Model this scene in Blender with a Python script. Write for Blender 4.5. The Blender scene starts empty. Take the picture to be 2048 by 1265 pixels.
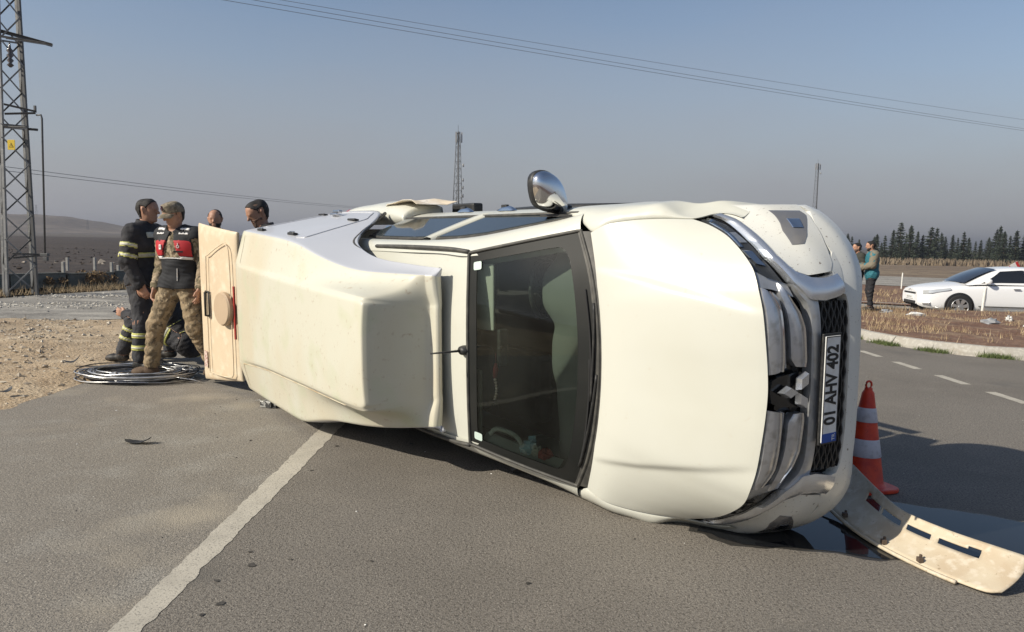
import bpy, math, random
import numpy as np
from mathutils import Vector, Matrix
random.seed(7)
RNG = np.random.default_rng(11)
scene = bpy.context.scene
COL = scene.collection
R_ = math.radians

# ---------------------------------------------------------------- camera
CAM_H, F_PX, PITCH, ROLL = 1.575, 1492.7, R_(5.803), R_(1.22)
cam_data = bpy.data.cameras.new('camera')
cam_data.sensor_width = 36.0
cam_data.lens = F_PX / 2048 * 36.0
cam_data.clip_start = 0.05
cam_data.clip_end = 12000
cam = bpy.data.objects.new('camera', cam_data)
COL.objects.link(cam)
fw = Vector((0, math.cos(PITCH), -math.sin(PITCH)))
rt = Vector((1, 0, 0))
up = rt.cross(fw)
r2 = math.cos(ROLL) * rt + math.sin(ROLL) * up
u2 = -math.sin(ROLL) * rt + math.cos(ROLL) * up
m3 = Matrix((r2, u2, -fw)).transposed()
cam.matrix_world = Matrix.Translation((0, 0, CAM_H)) @ m3.to_4x4()
scene.camera = cam

# ---------------------------------------------------------------- sky and sun
SUN_EL, SUN_AZ = R_(33), R_(-114)       # azimuth clockwise from +Y, the sun stands on the left
world = bpy.data.worlds.new('World')
scene.world = world
world.use_nodes = True
wn, wl = world.node_tree.nodes, world.node_tree.links
wn.clear()
w_out = wn.new('ShaderNodeOutputWorld')
w_bg = wn.new('ShaderNodeBackground')
w_sky = wn.new('ShaderNodeTexSky')
w_sky.sky_type = 'NISHITA'
w_sky.sun_disc = False
w_sky.sun_elevation = SUN_EL
w_sky.sun_rotation = SUN_AZ
w_sky.altitude = 100
w_sky.air_density = 1.0
w_sky.dust_density = 1.0
w_sky.ozone_density = 1.5
w_geo = wn.new('ShaderNodeTexCoord')
w_sep = wn.new('ShaderNodeSeparateXYZ')
wl.new(w_geo.outputs['Generated'], w_sep.inputs[0])
w_map = wn.new('ShaderNodeMapRange')
w_map.inputs['From Min'].default_value = 0.0
w_map.inputs['From Max'].default_value = 0.36
w_map.inputs['To Min'].default_value = 0.93
w_map.inputs['To Max'].default_value = 0.08
w_map.interpolation_type = 'SMOOTHSTEP'
wl.new(w_sep.outputs['Z'], w_map.inputs['Value'])
# thin smoke layer: soft streaks vary how much of the blue shows through
w_noise = wn.new('ShaderNodeTexNoise')
w_noise.inputs['Scale'].default_value = 2.2
w_noise.inputs['Detail'].default_value = 5
w_mapv = wn.new('ShaderNodeMapping')
w_mapv.inputs['Scale'].default_value = (1.0, 1.0, 3.5)
wl.new(w_geo.outputs['Generated'], w_mapv.inputs[0])
wl.new(w_mapv.outputs[0], w_noise.inputs['Vector'])
w_nm = wn.new('ShaderNodeMath'); w_nm.operation = 'MULTIPLY_ADD'
w_nm.inputs[1].default_value = 0.42; w_nm.inputs[2].default_value = -0.21
wl.new(w_noise.outputs['Fac'], w_nm.inputs[0])
w_add = wn.new('ShaderNodeMath'); w_add.operation = 'ADD'; w_add.use_clamp = True
wl.new(w_map.outputs[0], w_add.inputs[0]); wl.new(w_nm.outputs[0], w_add.inputs[1])
w_mix = wn.new('ShaderNodeMix'); w_mix.data_type = 'RGBA'
wl.new(w_add.outputs[0], w_mix.inputs['Factor'])
wl.new(w_sky.outputs[0], w_mix.inputs['A'])
w_mix.inputs['B'].default_value = (3.05, 3.08, 3.34, 1)      # smoky grey air
wl.new(w_mix.outputs['Result'], w_bg.inputs['Color'])
w_bg.inputs['Strength'].default_value = 0.095
wl.new(w_bg.outputs[0], w_out.inputs[0])

sun_data = bpy.data.lights.new('sun', 'SUN')
sun_data.energy = 4.6
sun_data.angle = R_(0.6)
sun_data.color = (1.0, 0.925, 0.79)
sun = bpy.data.objects.new('sun', sun_data)
COL.objects.link(sun)
sdir = Vector((math.sin(SUN_AZ) * math.cos(SUN_EL), math.cos(SUN_AZ) * math.cos(SUN_EL), math.sin(SUN_EL)))
sun.rotation_euler = sdir.to_track_quat('Z', 'Y').to_euler()
sun.location = sdir * 60

vs = scene.view_settings
vs.view_transform = 'Standard'
vs.look = 'None'
vs.gamma = 1
vs.use_curve_mapping = False
vs.exposure = 0.32

# ---------------------------------------------------------------- helpers
def mat(name, col, rough=0.6, metal=0.0, coat=0.0, spots=(), bump=(), spec=0.5, world_space=False, alpha=None, trans=0.0, ior=1.45, emit=None):
    """Principled material; spots = (noise scale, colour, low, high[, detail]) mixed in order; bump = (scale, strength, distance)."""
    m = bpy.data.materials.new(name)
    m.use_nodes = True
    nt = m.node_tree; N, L = nt.nodes, nt.links
    b = N['Principled BSDF']
    b.inputs['Base Color'].default_value = (*col, 1)
    b.inputs['Roughness'].default_value = rough
    b.inputs['Metallic'].default_value = metal
    b.inputs['Coat Weight'].default_value = coat
    b.inputs['Coat Roughness'].default_value = 0.06
    b.inputs['Specular IOR Level'].default_value = spec
    b.inputs['Transmission Weight'].default_value = trans
    b.inputs['IOR'].default_value = ior
    if spots or bump:
        if world_space:
            g = N.new('ShaderNodeNewGeometry'); vec = g.outputs['Position']
        else:
            g = N.new('ShaderNodeTexCoord'); vec = g.outputs['Object']
    last = None
    for s in spots:
        sc, c2, lo, hi = s[:4]
        n = N.new('ShaderNodeTexNoise')
        n.inputs['Scale'].default_value = sc if not isinstance(sc, tuple) else 1.0
        n.inputs['Detail'].default_value = s[4] if len(s) > 4 else 4
        v = vec
        if isinstance(sc, tuple):
            mp = N.new('ShaderNodeMapping'); mp.inputs['Scale'].default_value = sc
            L.new(vec, mp.inputs[0]); v = mp.outputs[0]
        L.new(v, n.inputs['Vector'])
        r = N.new('ShaderNodeMapRange')
        r.inputs['From Min'].default_value = lo; r.inputs['From Max'].default_value = hi
        L.new(n.outputs['Fac'], r.inputs['Value'])
        x = N.new('ShaderNodeMix'); x.data_type = 'RGBA'
        L.new(r.outputs[0], x.inputs['Factor'])
        if last is None: x.inputs['A'].default_value = (*col, 1)
        else: L.new(last, x.inputs['A'])
        x.inputs['B'].default_value = (*c2, 1)
        last = x.outputs['Result']
    if last is not None: L.new(last, b.inputs['Base Color'])
    if bump:
        prev = None
        for (sc, st, di) in ([bump] if not isinstance(bump[0], tuple) else bump):
            n = N.new('ShaderNodeTexNoise'); n.inputs['Scale'].default_value = sc; n.inputs['Detail'].default_value = 5
            L.new(vec, n.inputs['Vector'])
            bp = N.new('ShaderNodeBump'); bp.inputs['Strength'].default_value = st; bp.inputs['Distance'].default_value = di
            L.new(n.outputs['Fac'], bp.inputs['Height'])
            if prev: L.new(prev, bp.inputs['Normal'])
            prev = bp.outputs['Normal']
        L.new(prev, b.inputs['Normal'])
    if emit:
        b.inputs['Emission Color'].default_value = (*emit[:3], 1); b.inputs['Emission Strength'].default_value = emit[3]
    return m

def mesh(name, V, F, m=None, parent=None, smooth=True, sub=0, solid=0.0, bevel=0.0, crease=None, loc=None, mats=None, fmat=None, sharp=None, offset=-1):
    me = bpy.data.meshes.new(name)
    me.from_pydata([tuple(map(float, v)) for v in V], [], [tuple(int(i) for i in f) for f in F])
    for mm in (mats or ([m] if m else [])): me.materials.append(mm)
    if fmat is not None: me.polygons.foreach_set('material_index', np.asarray(fmat, dtype=np.int32))
    if smooth: me.polygons.foreach_set('use_smooth', [True] * len(me.polygons))
    if smooth and sharp is not None: me.set_sharp_from_angle(angle=R_(sharp))
    me.update()
    o = bpy.data.objects.new(name, me)
    COL.objects.link(o)
    if parent: o.parent = parent
    if loc is not None: o.location = loc
    if crease:
        at = me.attributes.new('crease_edge', 'FLOAT', 'EDGE')
        ek = {tuple(sorted(e.vertices)): e.index for e in me.edges}
        for (a, b2), c in crease.items():
            k = ek.get(tuple(sorted((a, b2))))
            if k is not None: at.data[k].value = c
    if solid:
        s = o.modifiers.new('solid', 'SOLIDIFY'); s.thickness = solid; s.offset = offset
    if bevel:
        s = o.modifiers.new('bevel', 'BEVEL'); s.width = bevel; s.segments = 2; s.limit_method = 'ANGLE'; s.angle_limit = R_(35)
    if sub:
        s = o.modifiers.new('sub', 'SUBSURF'); s.levels = sub; s.render_levels = sub
    return o

def empty(name, loc=(0, 0, 0), rz=0.0):
    o = bpy.data.objects.new(name, None)
    o.empty_display_size = 0.2
    COL.objects.link(o)
    o.location = loc; o.rotation_euler = (0, 0, rz)
    return o

def tag(o, label=None, cat=None, group=None, kind=None):
    if label: o['label'] = label
    if cat: o['category'] = cat
    if group: o['group'] = group
    if kind: o['kind'] = kind
    return o

def copy_tree(o, parent=None):
    c = o.copy(); COL.objects.link(c)
    if parent: c.parent = parent
    for ch in list(o.children): copy_tree(ch, c)
    return c

class MB:
    """collects simple shapes into one mesh"""
    def __init__(s): s.V = []; s.F = []
    def add(s, V, F):
        n = len(s.V); s.V += [tuple(v) for v in V]; s.F += [tuple(i + n for i in f) for f in F]; return s
    def box(s, c, h, M=None):
        P = [Vector((x * h[0], y * h[1], z * h[2])) for x in (-1, 1) for y in (-1, 1) for z in (-1, 1)]
        if M is not None: P = [M @ p for p in P]
        P = [p + Vector(c) for p in P]
        return s.add(P, [(0, 1, 3, 2), (4, 6, 7, 5), (0, 4, 5, 1), (2, 3, 7, 6), (0, 2, 6, 4), (1, 5, 7, 3)])
    def tube(s, pts, r, n=8, cap=True):
        pts = [Vector(p) for p in pts]
        rr = r if isinstance(r, (list, tuple)) else [r] * len(pts)
        V = []; F = []
        ref = None
        for i, p in enumerate(pts):
            d = (pts[min(i + 1, len(pts) - 1)] - pts[max(i - 1, 0)]).normalized()
            if ref is None or abs(ref.dot(d)) > .95:
                ref = Vector((0, 0, 1)) if abs(d.z) < .9 else Vector((1, 0, 0))
            a = d.cross(ref).normalized(); b = d.cross(a); ref = -b if False else ref
            for k in range(n):
                t = 2 * math.pi * k / n
                V.append(p + (a * math.cos(t) + b * math.sin(t)) * rr[i])
        for i in range(len(pts) - 1):
            for k in range(n):
                F.append((i * n + k, i * n + (k + 1) % n, (i + 1) * n + (k + 1) % n, (i + 1) * n + k))
        if cap:
            F.append(tuple(range(n))[::-1]); F.append(tuple((len(pts) - 1) * n + k for k in range(n)))
        return s.add(V, F)
    def lathe(s, prof, axis='z', c=(0, 0, 0), n=24, M=None):
        V = []; F = []
        for (r, h) in prof:
            for k in range(n):
                t = 2 * math.pi * k / n
                p = Vector((r * math.cos(t), r * math.sin(t), h))
                if axis == 'y': p = Vector((p.x, p.z, p.y))
                if axis == 'x': p = Vector((p.z, p.x, p.y))
                if M is not None: p = M @ p
                V.append(p + Vector(c))
        for i in range(len(prof) - 1):
            for k in range(n):
                F.append((i * n + k, i * n + (k + 1) % n, (i + 1) * n + (k + 1) % n, (i + 1) * n + k))
        return s.add(V, F)
    def prism(s, poly, dirv):
        n = len(poly); d = Vector(dirv)
        V = [Vector(p) for p in poly] + [Vector(p) + d for p in poly]
        F = [tuple(range(n))[::-1], tuple(range(n, 2 * n))] + [(i, (i + 1) % n, n + (i + 1) % n, n + i) for i in range(n)]
        return s.add(V, F)
    def build(s, name, m, parent=None, smooth=False, **k):
        return mesh(name, s.V, s.F, m, parent, smooth, **k)

def resample(P, n):
    P = np.asarray(P, float)
    d = np.r_[0, np.cumsum(np.linalg.norm(np.diff(P, axis=0), axis=1))]
    t = np.linspace(0, d[-1], n)
    return np.stack([np.interp(t, d, P[:, k]) for k in range(P.shape[1])], -1)

def catmull(P, n):
    """smooth curve through P, n samples spaced by arc length"""
    P = np.asarray(P, float)
    Q = np.vstack([2 * P[0] - P[1], P, 2 * P[-1] - P[-2]])
    out = []
    for i in range(1, len(Q) - 2):
        for t in np.linspace(0, 1, 12, endpoint=False):
            a, b, c, d = Q[i - 1], Q[i], Q[i + 1], Q[i + 2]
            out.append(.5 * (2 * b + (c - a) * t + (2 * a - 5 * b + 4 * c - d) * t * t + (3 * b - a - 3 * c + d) * t ** 3))
    out.append(P[-1])
    return resample(out, n)

def grid_faces(nr, nc, wrap=False):
    F = []
    for i in range(nr - 1):
        for j in range(nc - (0 if wrap else 1)):
            F.append((i * nc + j, i * nc + (j + 1) % nc, (i + 1) * nc + (j + 1) % nc, (i + 1) * nc + j))
    return F

def gridobj(name, rows, m, parent=None, **k):
    rows = [list(r) for r in rows]
    nc = len(rows[0])
    return mesh(name, [p for r in rows for p in r], grid_faces(len(rows), nc), m, parent, **k)

def mir(P):
    P = np.array(P, float).copy(); P[..., 1] *= -1; return P
# ---------------------------------------------------------------- ground, roads, fields
def zr(y):      # the land right of the road falls away gently
    return np.interp(y, [0, 10, 14, 19.5, 21.5, 23, 36, 60, 150, 400, 4000], [0, 0, -.03, -.16, -.26, -.40, -.48, -.62, -1.1, -1.4, -1.4])
def ground_z(x, y):
    x = np.asarray(x, float); y = np.asarray(y, float)
    s = np.clip((x - 4) / 6, 0, 1)
    return zr(y) * s

SOIL = mat('dark_soil', (.075, .042, .030), .95, spots=[(.35, (.105, .062, .042), .4, .65), (3.0, (.05, .03, .024), .45, .75), ((.02, .35, 1), (.12, .085, .06), .52, .72)],
           bump=((2.2, .8, .12), (14, .6, .03)), world_space=True)
def sheet(name, xs_, ys_, dz, m, noise=0, nscale=1.0):
    X, Y = np.meshgrid(xs_, ys_)
    Z = ground_z(X, Y) + dz
    rows = [[(X[i, j], Y[i, j], Z[i, j]) for j in range(X.shape[1])] for i in range(X.shape[0])]
    return gridobj(name, rows, m)
xs0 = [-4000, -1200, -400, -150, -60, -30, -20, -14, -10, -6, 0, 4, 5, 6, 7, 8, 9, 10, 14, 20, 30, 60, 150, 400, 1200, 4000]
ys0 = [-4000, -800, -200, -60, -20, 0, 5, 10, 12, 14, 16, 18, 19.5, 21.5, 23, 27, 36, 45, 60, 100, 150, 250, 400, 900, 1800, 4000]
tag(sheet('ground', xs0, ys0, -.035, SOIL), kind='structure')

ASPH = mat('asphalt', (.204, .183, .155), .9, spots=[(.55, (.170, .150, .125), .38, .66), (2.6, (.218, .194, .163), .5, .75), (70, (.092, .080, .066), .50, .66), (150, (.055, .05, .044), .54, .66), (95, (.34, .315, .27), .60, .70), (1.1, (.125, .115, .10), .60, .74)],
           bump=((130, .8, .008), (45, .45, .010)), world_space=True)
def poly_sheet(name, poly, z, m, kind='structure', cuts=0):
    import bmesh
    bm = bmesh.new()
    f = bm.faces.new([bm.verts.new((x, y, z if not callable(z) else z(x, y))) for x, y in poly])
    bmesh.ops.triangulate(bm, faces=[f])
    me = bpy.data.meshes.new(name); bm.to_mesh(me); bm.free()
    me.materials.append(m)
    o = bpy.data.objects.new(name, me); COL.objects.link(o)
    if kind: o['kind'] = kind
    return o
def wob(P, amp, step=.25, seed=0):
    """ragged line through the points P"""
    r = np.random.default_rng(seed)
    P = np.array(P, float); n = max(2, int(np.linalg.norm(np.diff(P, axis=0), axis=1).sum() / step))
    Q = resample(P, n); q = r.normal(0, amp, Q.shape); q = (q + np.roll(q, 1, 0) + np.roll(q, 2, 0)) / 1.8
    return [tuple(v) for v in Q + q]
edge_l = wob([(-4.75, -12), (-4.6, 0), (-4.5, 6.5), (-4.42, 7.0), (-4.4, 8.2), (-4.55, 9.5), (-4.9, 11), (-5.2, 13.4)], .035, .2, 3)
road_r = [(6.05, 13.4), (6.06, 12.7), (6.21, 12.12), (6.42, 11.6), (6.72, 11.1), (7.13, 10.82), (7.6, 10.6), (8.6, 10.3), (10.5, 10.0), (30, 9.0), (30, -12)]
poly_sheet('road', edge_l + [(x, y) for x, y in road_r], 0.0, ASPH)
ASPHL = mat('pale_shoulder_asphalt', (.243, .217, .182), .9, spots=[(.55, (.220, .196, .163), .38, .66), (2.6, (.285, .265, .23), .5, .75), (70, (.13, .12, .104), .50, .66), (150, (.085, .08, .07), .54, .66), (95, (.46, .43, .37), .60, .70), (.9, (.33, .29, .225), .56, .72)],
           bump=((130, .8, .008), (45, .45, .010)), world_space=True)
poly_sheet('hard_shoulder', [(x + .012, y) for x, y in edge_l] + [(-1.50, 13.39)] + wob([(-1.50, 13.3), (-1.50, -12)], .012, .15, 77), .0010, ASPHL)
# side road that joins from the left, dusty and worn
ASPH2 = mat('dusty_asphalt', (.23, .215, .19), .93, spots=[((.35, 2.2, 1), (.36, .335, .29), .46, .6), (1.4, (.17, .158, .14), .45, .68), (12, (.42, .39, .33), .56, .7), (90, (.12, .11, .10), .55, .7)],
            bump=((60, .6, .012), (8, .4, .02)), world_space=True)
far_e = [(-14.5, 13.2), (-12.0, 16.6), (-11.75, 17.4), (-11.6, 18.2), (-10.7, 20.3), (-9.5, 24), (-7.5, 34), (-6.5, 60), (-6, 220)]
poly_sheet('side_road', wob([(-30, 5.5), (-14, 9.8), (-8.75, 12.55), (-8.3, 13.05), (-7.1, 13.5), (-5.3, 13.4)], .07, .2, 5) + [(6.05, 13.4), (6.0, 60), (6.0, 220)] + wob(far_e[::-1], .03, .5, 6) + [(-30, 3.2 + 6)], -.006, ASPH2)

# sandy shoulder left of the road: a bumpy sheet
SAND = mat('sandy_dirt', (.40, .30, .19), .95, spots=[(.9, (.50, .395, .265), .45, .62), (3.5, (.31, .225, .14), .5, .68), (26, (.56, .46, .33), .56, .68), (60, (.22, .165, .11), .56, .72)],
           bump=((28, .9, .03), (90, .7, .012)), world_space=True)
def shoulder_z(x, y):
    r = .055 * np.clip((-4.3 - x) / .6, 0, 1)
    r += .05 * np.sin(x * 1.7 + y * .6) * np.sin(y * 1.1 - x * .5) * np.clip((-4.7 - x) / 1.5, 0, 1)
    r += .012 * np.sin(x * 9.1 + 1.3 * np.sin(y * 5.1)) * np.sin(y * 8.3 + np.sin(x * 4))
    e = np.clip((13.55 - .10 * (x + 7.1) * 0 - y) / .8, 0, 1)
    return np.maximum(r * np.clip(e, .1, 1) - .02, -.02)
X, Y = np.meshgrid(np.linspace(-16, -4.18, 170), np.linspace(-4, 14.0, 190))
Xe = X.copy()
lim = np.interp(Y, [-4, 0, 6.5, 7.0, 8.2, 9.5, 11, 13.4, 14], [-4.66, -4.6, -4.5, -4.42, -4.4, -4.55, -4.9, -5.2, -5.3])
U = (X + 16) / (16 - 4.18)
Xe = -16 + U * (lim + .06 * np.sin(Y * 7) * np.sin(Y * 2.3) + .10 + 16)
Z = shoulder_z(Xe, Y)
far_y = np.interp(Xe, [-16, -14, -8.75, -8.3, -7.1, -5.3, -4], [9.2, 9.8, 12.55, 13.05, 13.5, 13.4, 13.4]) + .1 * np.sin(Xe * 5)
Y2 = np.minimum(Y, far_y + .1); Z = np.where(Y > far_y, -.03, Z)
tag(gridobj('sandy_shoulder', [[(Xe[i, j], Y2[i, j], Z[i, j]) for j in range(X.shape[1])] for i in range(X.shape[0])], SAND), kind='structure')

# loose stones on the shoulder, gravel along the side road
def stones(name, pts, m, smin, smax, zf, flat=.6):
    V = []; F = []
    base = np.array([(1, 0, 0), (-1, 0, 0), (0, 1, 0), (0, -1, 0), (0, 0, 1), (0, 0, -1)], float)
    tri = [(0, 2, 4), (2, 1, 4), (1, 3, 4), (3, 0, 4), (2, 0, 5), (1, 2, 5), (3, 1, 5), (0, 3, 5)]
    for (x, y) in pts:
        s = smin + (smax - smin) * random.random() ** 3
        a = random.random() * 6.28
        P = base * (s * np.array([1 + .5 * random.random(), 1, flat])) + RNG.normal(0, s * .22, (6, 3))
        c, q = math.cos(a), math.sin(a)
        P = np.stack([P[:, 0] * c - P[:, 1] * q + x, P[:, 0] * q + P[:, 1] * c + y, P[:, 2] + zf(x, y) + s * .2], -1)
        n = len(V); V += [tuple(p) for p in P]; F += [tuple(i + n for i in t) for t in tri]
    o = mesh(name, V, F, m, smooth=False); o['kind'] = 'stuff'; return o
STONE = mat('gravel_stone', (.42, .35, .26), .9, spots=[(2.5, (.30, .25, .19), .45, .6), (7, (.58, .52, .42), .5, .62)], world_space=True)
pts = []
while len(pts) < 2700:
    x = random.uniform(-11.5, -4.35); y = random.uniform(5.2, 13.4)
    if x > np.interp(y, [5, 6.5, 7, 8.2, 9.5, 11, 13.4], [-4.5, -4.5, -4.42, -4.4, -4.55, -4.9, -5.2]) - .02: continue
    if y > np.interp(x, [-16, -14, -8.75, -8.3, -7.1, -5.3], [9.2, 9.8, 12.55, 13.05, 13.5, 13.4]): continue
    if random.random() > .25 + .75 * max(0, math.sin(x * 1.9 + y * .8)) ** 1: continue
    pts.append((x, y))
stones('loose_gravel', pts, STONE, .007, .040, lambda x, y: float(shoulder_z(x, y)))
STONE2 = mat('pale_gravel', (.45, .42, .36), .9, spots=[(3, (.33, .30, .26), .45, .6), (9, (.6, .57, .5), .5, .62)], world_space=True)
pts = []
for k in range(2600):
    t = random.random(); y = random.gauss(0, .45)
    x = -12 + t * 8.0
    pts.append((x, 15.3 + .22 * (x + 12) + y if k % 2 else 18.0 + .2 * (x + 11) + y * .6))
pts = [p for p in pts if p[0] > np.interp(p[1], [13.2, 16.6, 17.4, 18.2, 20.3, 24], [-14.5, -12, -11.75, -11.6, -10.7, -9.5])]
stones('roadside_grit', pts, STONE2, .010, .04, lambda x, y: -.004)
DARKBIT = mat('dark_grit', (.05, .045, .04), .8)
pts = [(random.uniform(-4.3, 3.0), random.uniform(3.6, 9.5)) for _ in range(110)] + [(random.gauss(-2.2, .5), random.gauss(6.7, .4)) for _ in range(45)]
stones('road_crumbs', pts, DARKBIT, .003, .010, lambda x, y: 0.0)
pts = [(random.uniform(-4.3, 4.8), random.uniform(2.6, 9.5)) for _ in range(70)]
stones('glass_crumbs', pts, mat('glass_crumb', (.75, .74, .70), .3), .003, .007, lambda x, y: 0.0)

# oil and water drips on the asphalt
STAIN = mat('oil_stain', (.045, .040, .034), .55, spots=[(30, (.08, .072, .062), .5, .7)], world_space=True)
def blob(x, y, rx, ry, z, m, name, kind, n=18, amp=.22, seed=0):
    r = np.random.default_rng(seed); a = r.uniform(0, 6.28, 3)
    P = []
    for k in range(n):
        t = 2 * math.pi * k / n
        q = 1 + amp * math.sin(2 * t + a[0]) + amp * .6 * math.sin(3 * t + a[1]) + amp * .4 * math.sin(5 * t + a[2])
        P.append((x + rx * q * math.cos(t), y + ry * q * math.sin(t)))
    return poly_sheet(name, P, z, m, kind)
for i, (x, y, r) in enumerate([(-1.22, 3.43, .035), (-1.32, 3.26, .022), (-1.28, 3.58, .018), (-1.05, 3.5, .012), (-1.22, 3.05, .03), (-1.26, 2.95, .018), (-.66, 3.5, .015), (-.75, 5.6, .03), (-1.33, 4.9, .02), (-1.3, 5.5, .025), (.1, 3.3, .02)]):
    blob(x, y, r * .62, r * .55, .0032 + .0001 * i, STAIN, 'oil_drip', 'structure', 12, .2, i)

# worn white paint
def paint_mat(name, col, lo):
    m = mat(name, col, .8, spots=[(5, tuple(c * .86 for c in col), .45, .65), (95, (.20, .185, .16), lo, lo + .12)], bump=(160, .4, .004), world_space=True)
    return m
PAINT = paint_mat('worn_road_paint', (.45, .415, .345), .55)
ll = wob([(-1.568, -6), (-1.568, 2.8), (-1.56, 5.9), (-1.56, 13.2)], .0045, .022, 9); rr_ = wob([(-1.440, -6), (-1.440, 2.8), (-1.40, 5.9), (-1.40, 13.2)], .0045, .022, 10)
poly_sheet('edge_line', ll + rr_[::-1], .0021, PAINT)
for i in range(16):
    y0 = 11.35 - i * 1.045
    x0 = 5.36
    poly_sheet('dashed_line', wob([(x0 - .06, y0 - .60), (x0 - .06, y0)], .004, .1, i) + wob([(x0 + .06, y0), (x0 + .06, y0 - .60)], .004, .1, 40 + i), .0021, PAINT)

# water that ran out of the engine
WATER = mat('spilled_water', (.010, .011, .013), .03, spec=.24)
puddle = [(1.05, 3.98), (1.30, 3.78), (1.62, 3.76), (1.85, 3.68), (2.05, 3.66), (2.5, 3.72), (2.9, 3.74), (3.4, 3.9), (3.75, 4.2), (3.3, 4.28), (3.02, 4.2), (2.8, 4.34), (2.55, 4.42), (2.3, 4.55), (2.05, 4.6), (1.75, 4.45), (1.45, 4.4), (1.15, 4.25)]
pc = catmull(puddle + [puddle[0]], 90)[:-1] + np.random.default_rng(4).normal(0, .008, (89, 2))
poly_sheet('puddle', [tuple(p) for p in pc], .0035, WATER)
WETM = mat('wet_asphalt', (.045, .042, .038), .35, spots=[(120, (.025, .023, .02), .5, .65)], bump=(160, .4, .005), world_space=True)
cx, cy = pc.mean(0)
rw = np.random.default_rng(5).normal(0, .012, (89, 1)) + 1.045
poly_sheet('wet_rim', [(cx + (p[0] - cx) * r[0], cy + (p[1] - cy) * r[0]) for p, r in zip(pc, rw)], .0015, WETM)

# ---------------------------------------------------------------- traffic island on the right
ISLE = mat('red_soil', (.155, .082, .052), .95, spots=[(.8, (.20, .115, .072), .42, .62), (2.2, (.26, .18, .115), .52, .66), (9, (.10, .055, .037), .5, .7), (40, (.30, .22, .15), .6, .72)],
           bump=((9, .8, .05), (50, .7, .015)), world_space=True)
kerb_pts = [(5.95, 30), (5.97, 20), (6.0, 15), (6.05, 13.0), (6.17, 12.3), (6.38, 11.75), (6.70, 11.25), (7.13, 10.97), (7.7, 10.75), (8.6, 10.5), (10.5, 10.2), (14, 9.9), (30, 9.0)]
kc = resample(catmull(kerb_pts[2:-1], 300), 400)
isle_far = [(30, 16.2), (16, 18.9), (13.6, 19.75), (11.4, 20.6), (10.4, 21.3), (8.5, 24), (7.6, 30)]
X, Y = np.meshgrid(np.linspace(0, 1, 60), np.linspace(0, 1, 60))
near = resample([(x + .17, y + .1) for x, y in kerb_pts[1:]], 60); far = resample([(6.8, 30)] + [(8.0, 25.5), (8.9, 23.2), (10.4, 21.3), (11.4, 20.6), (13.6, 19.75), (16, 18.9), (30, 16.2)], 60)
rows = []
for i in range(60):
    t = i / 59
    row = []
    for j in range(60):
        p = near[j] * (1 - t) + far[j] * t
        b = .13 + .05 * math.sin(p[0] * 1.3) * math.sin(p[1] * 1.1) * math.sin(math.pi * t) + .03 * math.sin(p[0] * 4 + p[1] * 3) * math.sin(math.pi * t)
        row.append((p[0], p[1], float(ground_z(p[0], p[1])) + b * (1 if i else .75)))
    rows.append(row)
tag(gridobj('traffic_island', rows, ISLE), kind='structure')

KERB = mat('kerb_concrete', (.35, .33, .29), .9, spots=[(3, (.34, .31, .26), .45, .65), (22, (.42, .40, .35), .5, .65), (1.2, (.30, .22, .15), .58, .75)], bump=(40, .5, .01), world_space=True)
kerb = empty('kerb', (6.0, 13, 0)); tag(kerb, kind='structure')
L_ = 0.0; segs = []
i0 = 0
acc = np.r_[0, np.cumsum(np.linalg.norm(np.diff(kc, axis=0), axis=1))]
n_st = int(acc[-1] // .72)
for k in range(n_st):
    s0, s1 = k * .72 + .012, (k + 1) * .72 - .012
    P0 = np.array([np.interp(s0, acc, kc[:, q]) for q in (0, 1)]); P1 = np.array([np.interp(s1, acc, kc[:, q]) for q in (0, 1)])
    d = (P1 - P0) / np.linalg.norm(P1 - P0); nn = np.array([-d[1], d[0]])
    if nn @ (np.array([9, 14]) - P0) < 0: nn = -nn
    jit = random.uniform(-.012, .012); tz = random.uniform(-.012, .012)
    prof = [(0, -.08), (.015, .05), (.10, .145), (.19, .15), (.19, -.08)]
    V = []
    for P, sg in ((P0, 0), (P1, 1)):
        z0 = float(ground_z(P[0], P[1])) + tz * (1 if sg else -1) * .6
        for (a, z) in prof:
            q = P + nn * (a + jit); V.append((q[0] - 6.0, q[1] - 13, z0 + z))
    F = [tuple(range(5)), tuple(range(9, 4, -1))] + [(j, 5 + j, 5 + (j + 1) % 5, (j + 1) % 5) for j in range(5)]
    o = mesh('kerb_stone', V, F, KERB, kerb, smooth=False, bevel=.012)

# road beyond the island and its pale edges
def band(name, A, B, m, dz, n=24, z_f=None):
    A = resample(A, n); B = resample(B, n)
    rows = [[(a[0], a[1], float(ground_z(a[0], a[1])) + dz), ((a[0] + b[0]) / 2, (a[1] + b[1]) / 2, float(ground_z((a[0] + b[0]) / 2, (a[1] + b[1]) / 2)) + dz), (b[0], b[1], float(ground_z(b[0], b[1])) + dz)] for a, b in zip(A, B)]
    return tag(gridobj(name, rows, m), kind='structure')
band('far_road', [(7.4, 31), (8.4, 26), (9.3, 23.2), (10.4, 21.6), (11.4, 20.8), (13.6, 19.9), (16, 19.0), (30, 16.4)], [(9.4, 33), (10.6, 29.3), (12.6, 26.8), (14.5, 25.8), (17, 25), (20, 24.2), (26, 23), (40, 20.5)], ASPH2, -.02)
band('far_kerb_strip', [(10.6, 29.3), (12.6, 26.85), (14.5, 25.85), (17, 25.05), (20, 24.25), (26, 23.05), (40, 20.55)], [(10.75, 29.5), (12.7, 27.05), (14.6, 26.05), (17.05, 25.25), (20.1, 24.45), (26.1, 23.25), (40, 20.75)], KERB, .06)
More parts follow.
